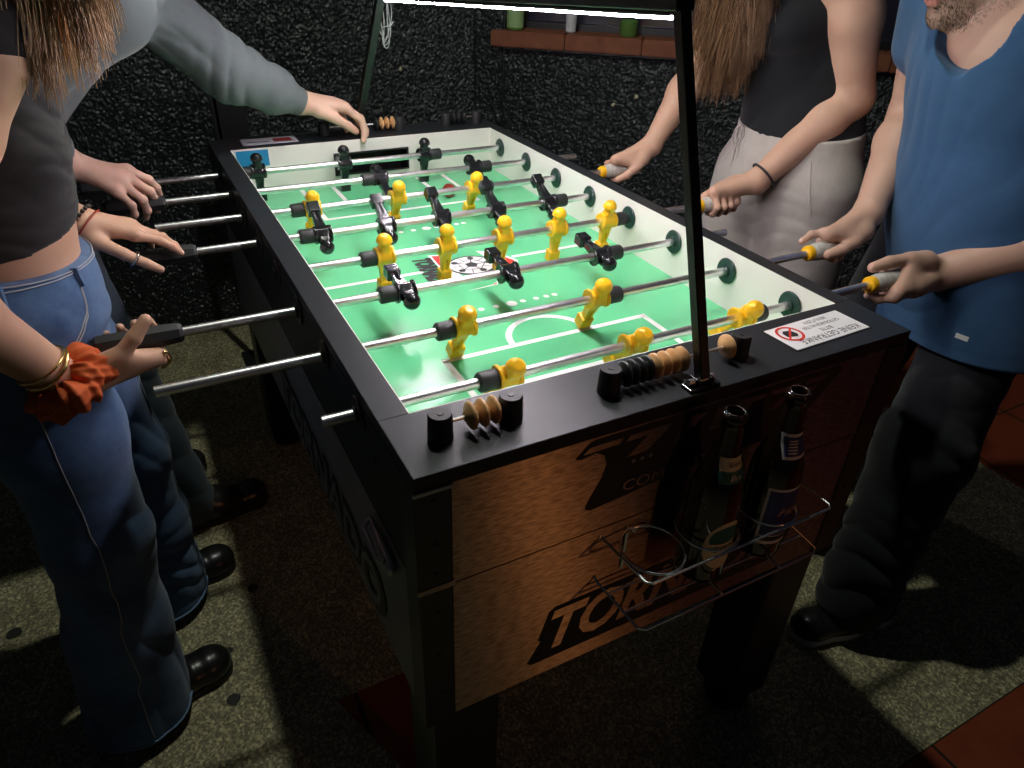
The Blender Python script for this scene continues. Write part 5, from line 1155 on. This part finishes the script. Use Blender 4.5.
t4.cone((1.25, 0.13, 1.30), (1.24, 0.37, 1.30), 0.080, 0.080, k=0.06); t4.cone((1.248, 0.135, 0.68), (1.255, 0.19, 1.00), 0.152, 0.135, k=0.05, flat=(1, 0, 0), f=1.06)
for S_, E_, t_ in ((SR4, ER4, 0.40), (SL4, EL4, 0.45)):
    S_, E_ = V3(*S_), V3(*E_); t4.cone(S_, S_ + (E_ - S_) * t_, 0.066, 0.064, k=0.04)
t4.cut((0, 0, 0.772), (-0.10, -0.1, -1)); t4.cuts[-1] = (V3(1.15, 0.2, 0.724), nrm((0.03, 0.02, -1)))
# V-shaped neck opening
def neckcut(Q):
    c = V3(1.155, 0.262, 1.225); r = Q - c; return np.maximum(0, 0) + 0
nk = Blob(); nk.cone((1.07, 0.270, 1.175), (1.19, 0.28, 1.42), 0.006, 0.115, k=0.01); nk.cone((1.11, 0.275, 1.27), (1.20, 0.28, 1.42), 0.066, 0.105, k=0.01)
f1 = folds(((0.1, 1, 0.2), 24, 0.0035, (1.10, 0.34, 1.12), 0.12), ((0.15, 0.9, 0.5), 15, 0.0016, (1.10, 0.16, 1.0), 0.18), ((0.1, 0.3, 1), 22, 0.0035, (1.10, 0.2, 0.80), 0.06))
_base4 = Blob.__call__
class Shirt(Blob):
    def __call__(self, Q, prs=None):
        d = Blob.__call__(self, Q, prs); return np.maximum(d, -nk(Q))
t4s = Shirt(); t4s.pr = t4.pr; t4s.cuts = t4.cuts; t4s.disp = f1
oT = blob_obj('t_shirt', t4s, 0.0035, M['blue_shirt'], p4)
t4b = Blob(); t4b.pr = t4.pr; t4b.disp = f1; tg_ = t4b.project(np.array([(1.11, 0.108, 0.772), (1.11, 0.084, 0.772), (1.11, 0.084, 0.763), (1.11, 0.108, 0.763)]), 8, 0.001)
mesh_np('hem_tag', np.concatenate([tg_ + (0.0, 0, 0.002), tg_ + (0.002, 0, 0.002)]), [(0, 1, 2, 3), (7, 6, 5, 4), (0, 4, 5, 1), (1, 5, 6, 2), (2, 6, 7, 3), (3, 7, 4, 0)], M['white'], oT, False)
for dz in (0.018, 0.022): 
    t = np.linspace(0, 2 * math.pi, 60, endpoint=False); q = np.stack([1.255 + 0.14 * np.cos(t), 0.21 + 0.16 * np.sin(t), 0.724 + dz + 0.03 * (0.14 * np.cos(t) + 0.105) + 0.02 * (0.16 * np.sin(t) + 0.01)], 1)
    tubes('hem_stitching', [(t4b.project(q, 6, 0.0002), 0.0006)], M['blue_shirt'], oT, 5, closed=True)
j4 = Blob(); j4.cone((1.258, 0.215, 0.90), (1.258, 0.215, 0.85), 0.140, 0.143, k=0.05, flat=(1, 0, 0), f=1.2)
j4.chain([(1.255, 0.135, 0.84), (1.150, 0.095, 0.50), (1.085, 0.075, 0.09)], [0.085, 0.087, 0.080], k=0.04); j4.chain([(1.245, 0.30, 0.86), (1.19, 0.35, 0.48), (1.19, 0.37, 0.09)], [0.096, 0.090, 0.080], k=0.04)
j4.cut((0, 0, 0.93), (0, 0, 1)); j4.cut((0, 0, 0.045), (0, 0, -1)); j4.disp = folds(((0.5, 0.2, 1), 15, 0.010, (1.06, 0.07, 0.2), 0.16), ((0.8, 0.3, 0.6), 13, 0.006, (1.12, 0.08, 0.45), 0.2), ((0.4, 0.2, 1), 17, 0.004, (1.2, 0.1, 0.7), 0.15))
blob_obj('trousers', j4, 0.0045, M['black_trouser'], p4)
shoe('sneaker', (0.940, 0.100, 0), (1.205, 0.045, 0), p4, 'sneaker'); shoe('sneaker', (1.05, 0.385, 0), (1.315, 0.36, 0), p4, 'sneaker')
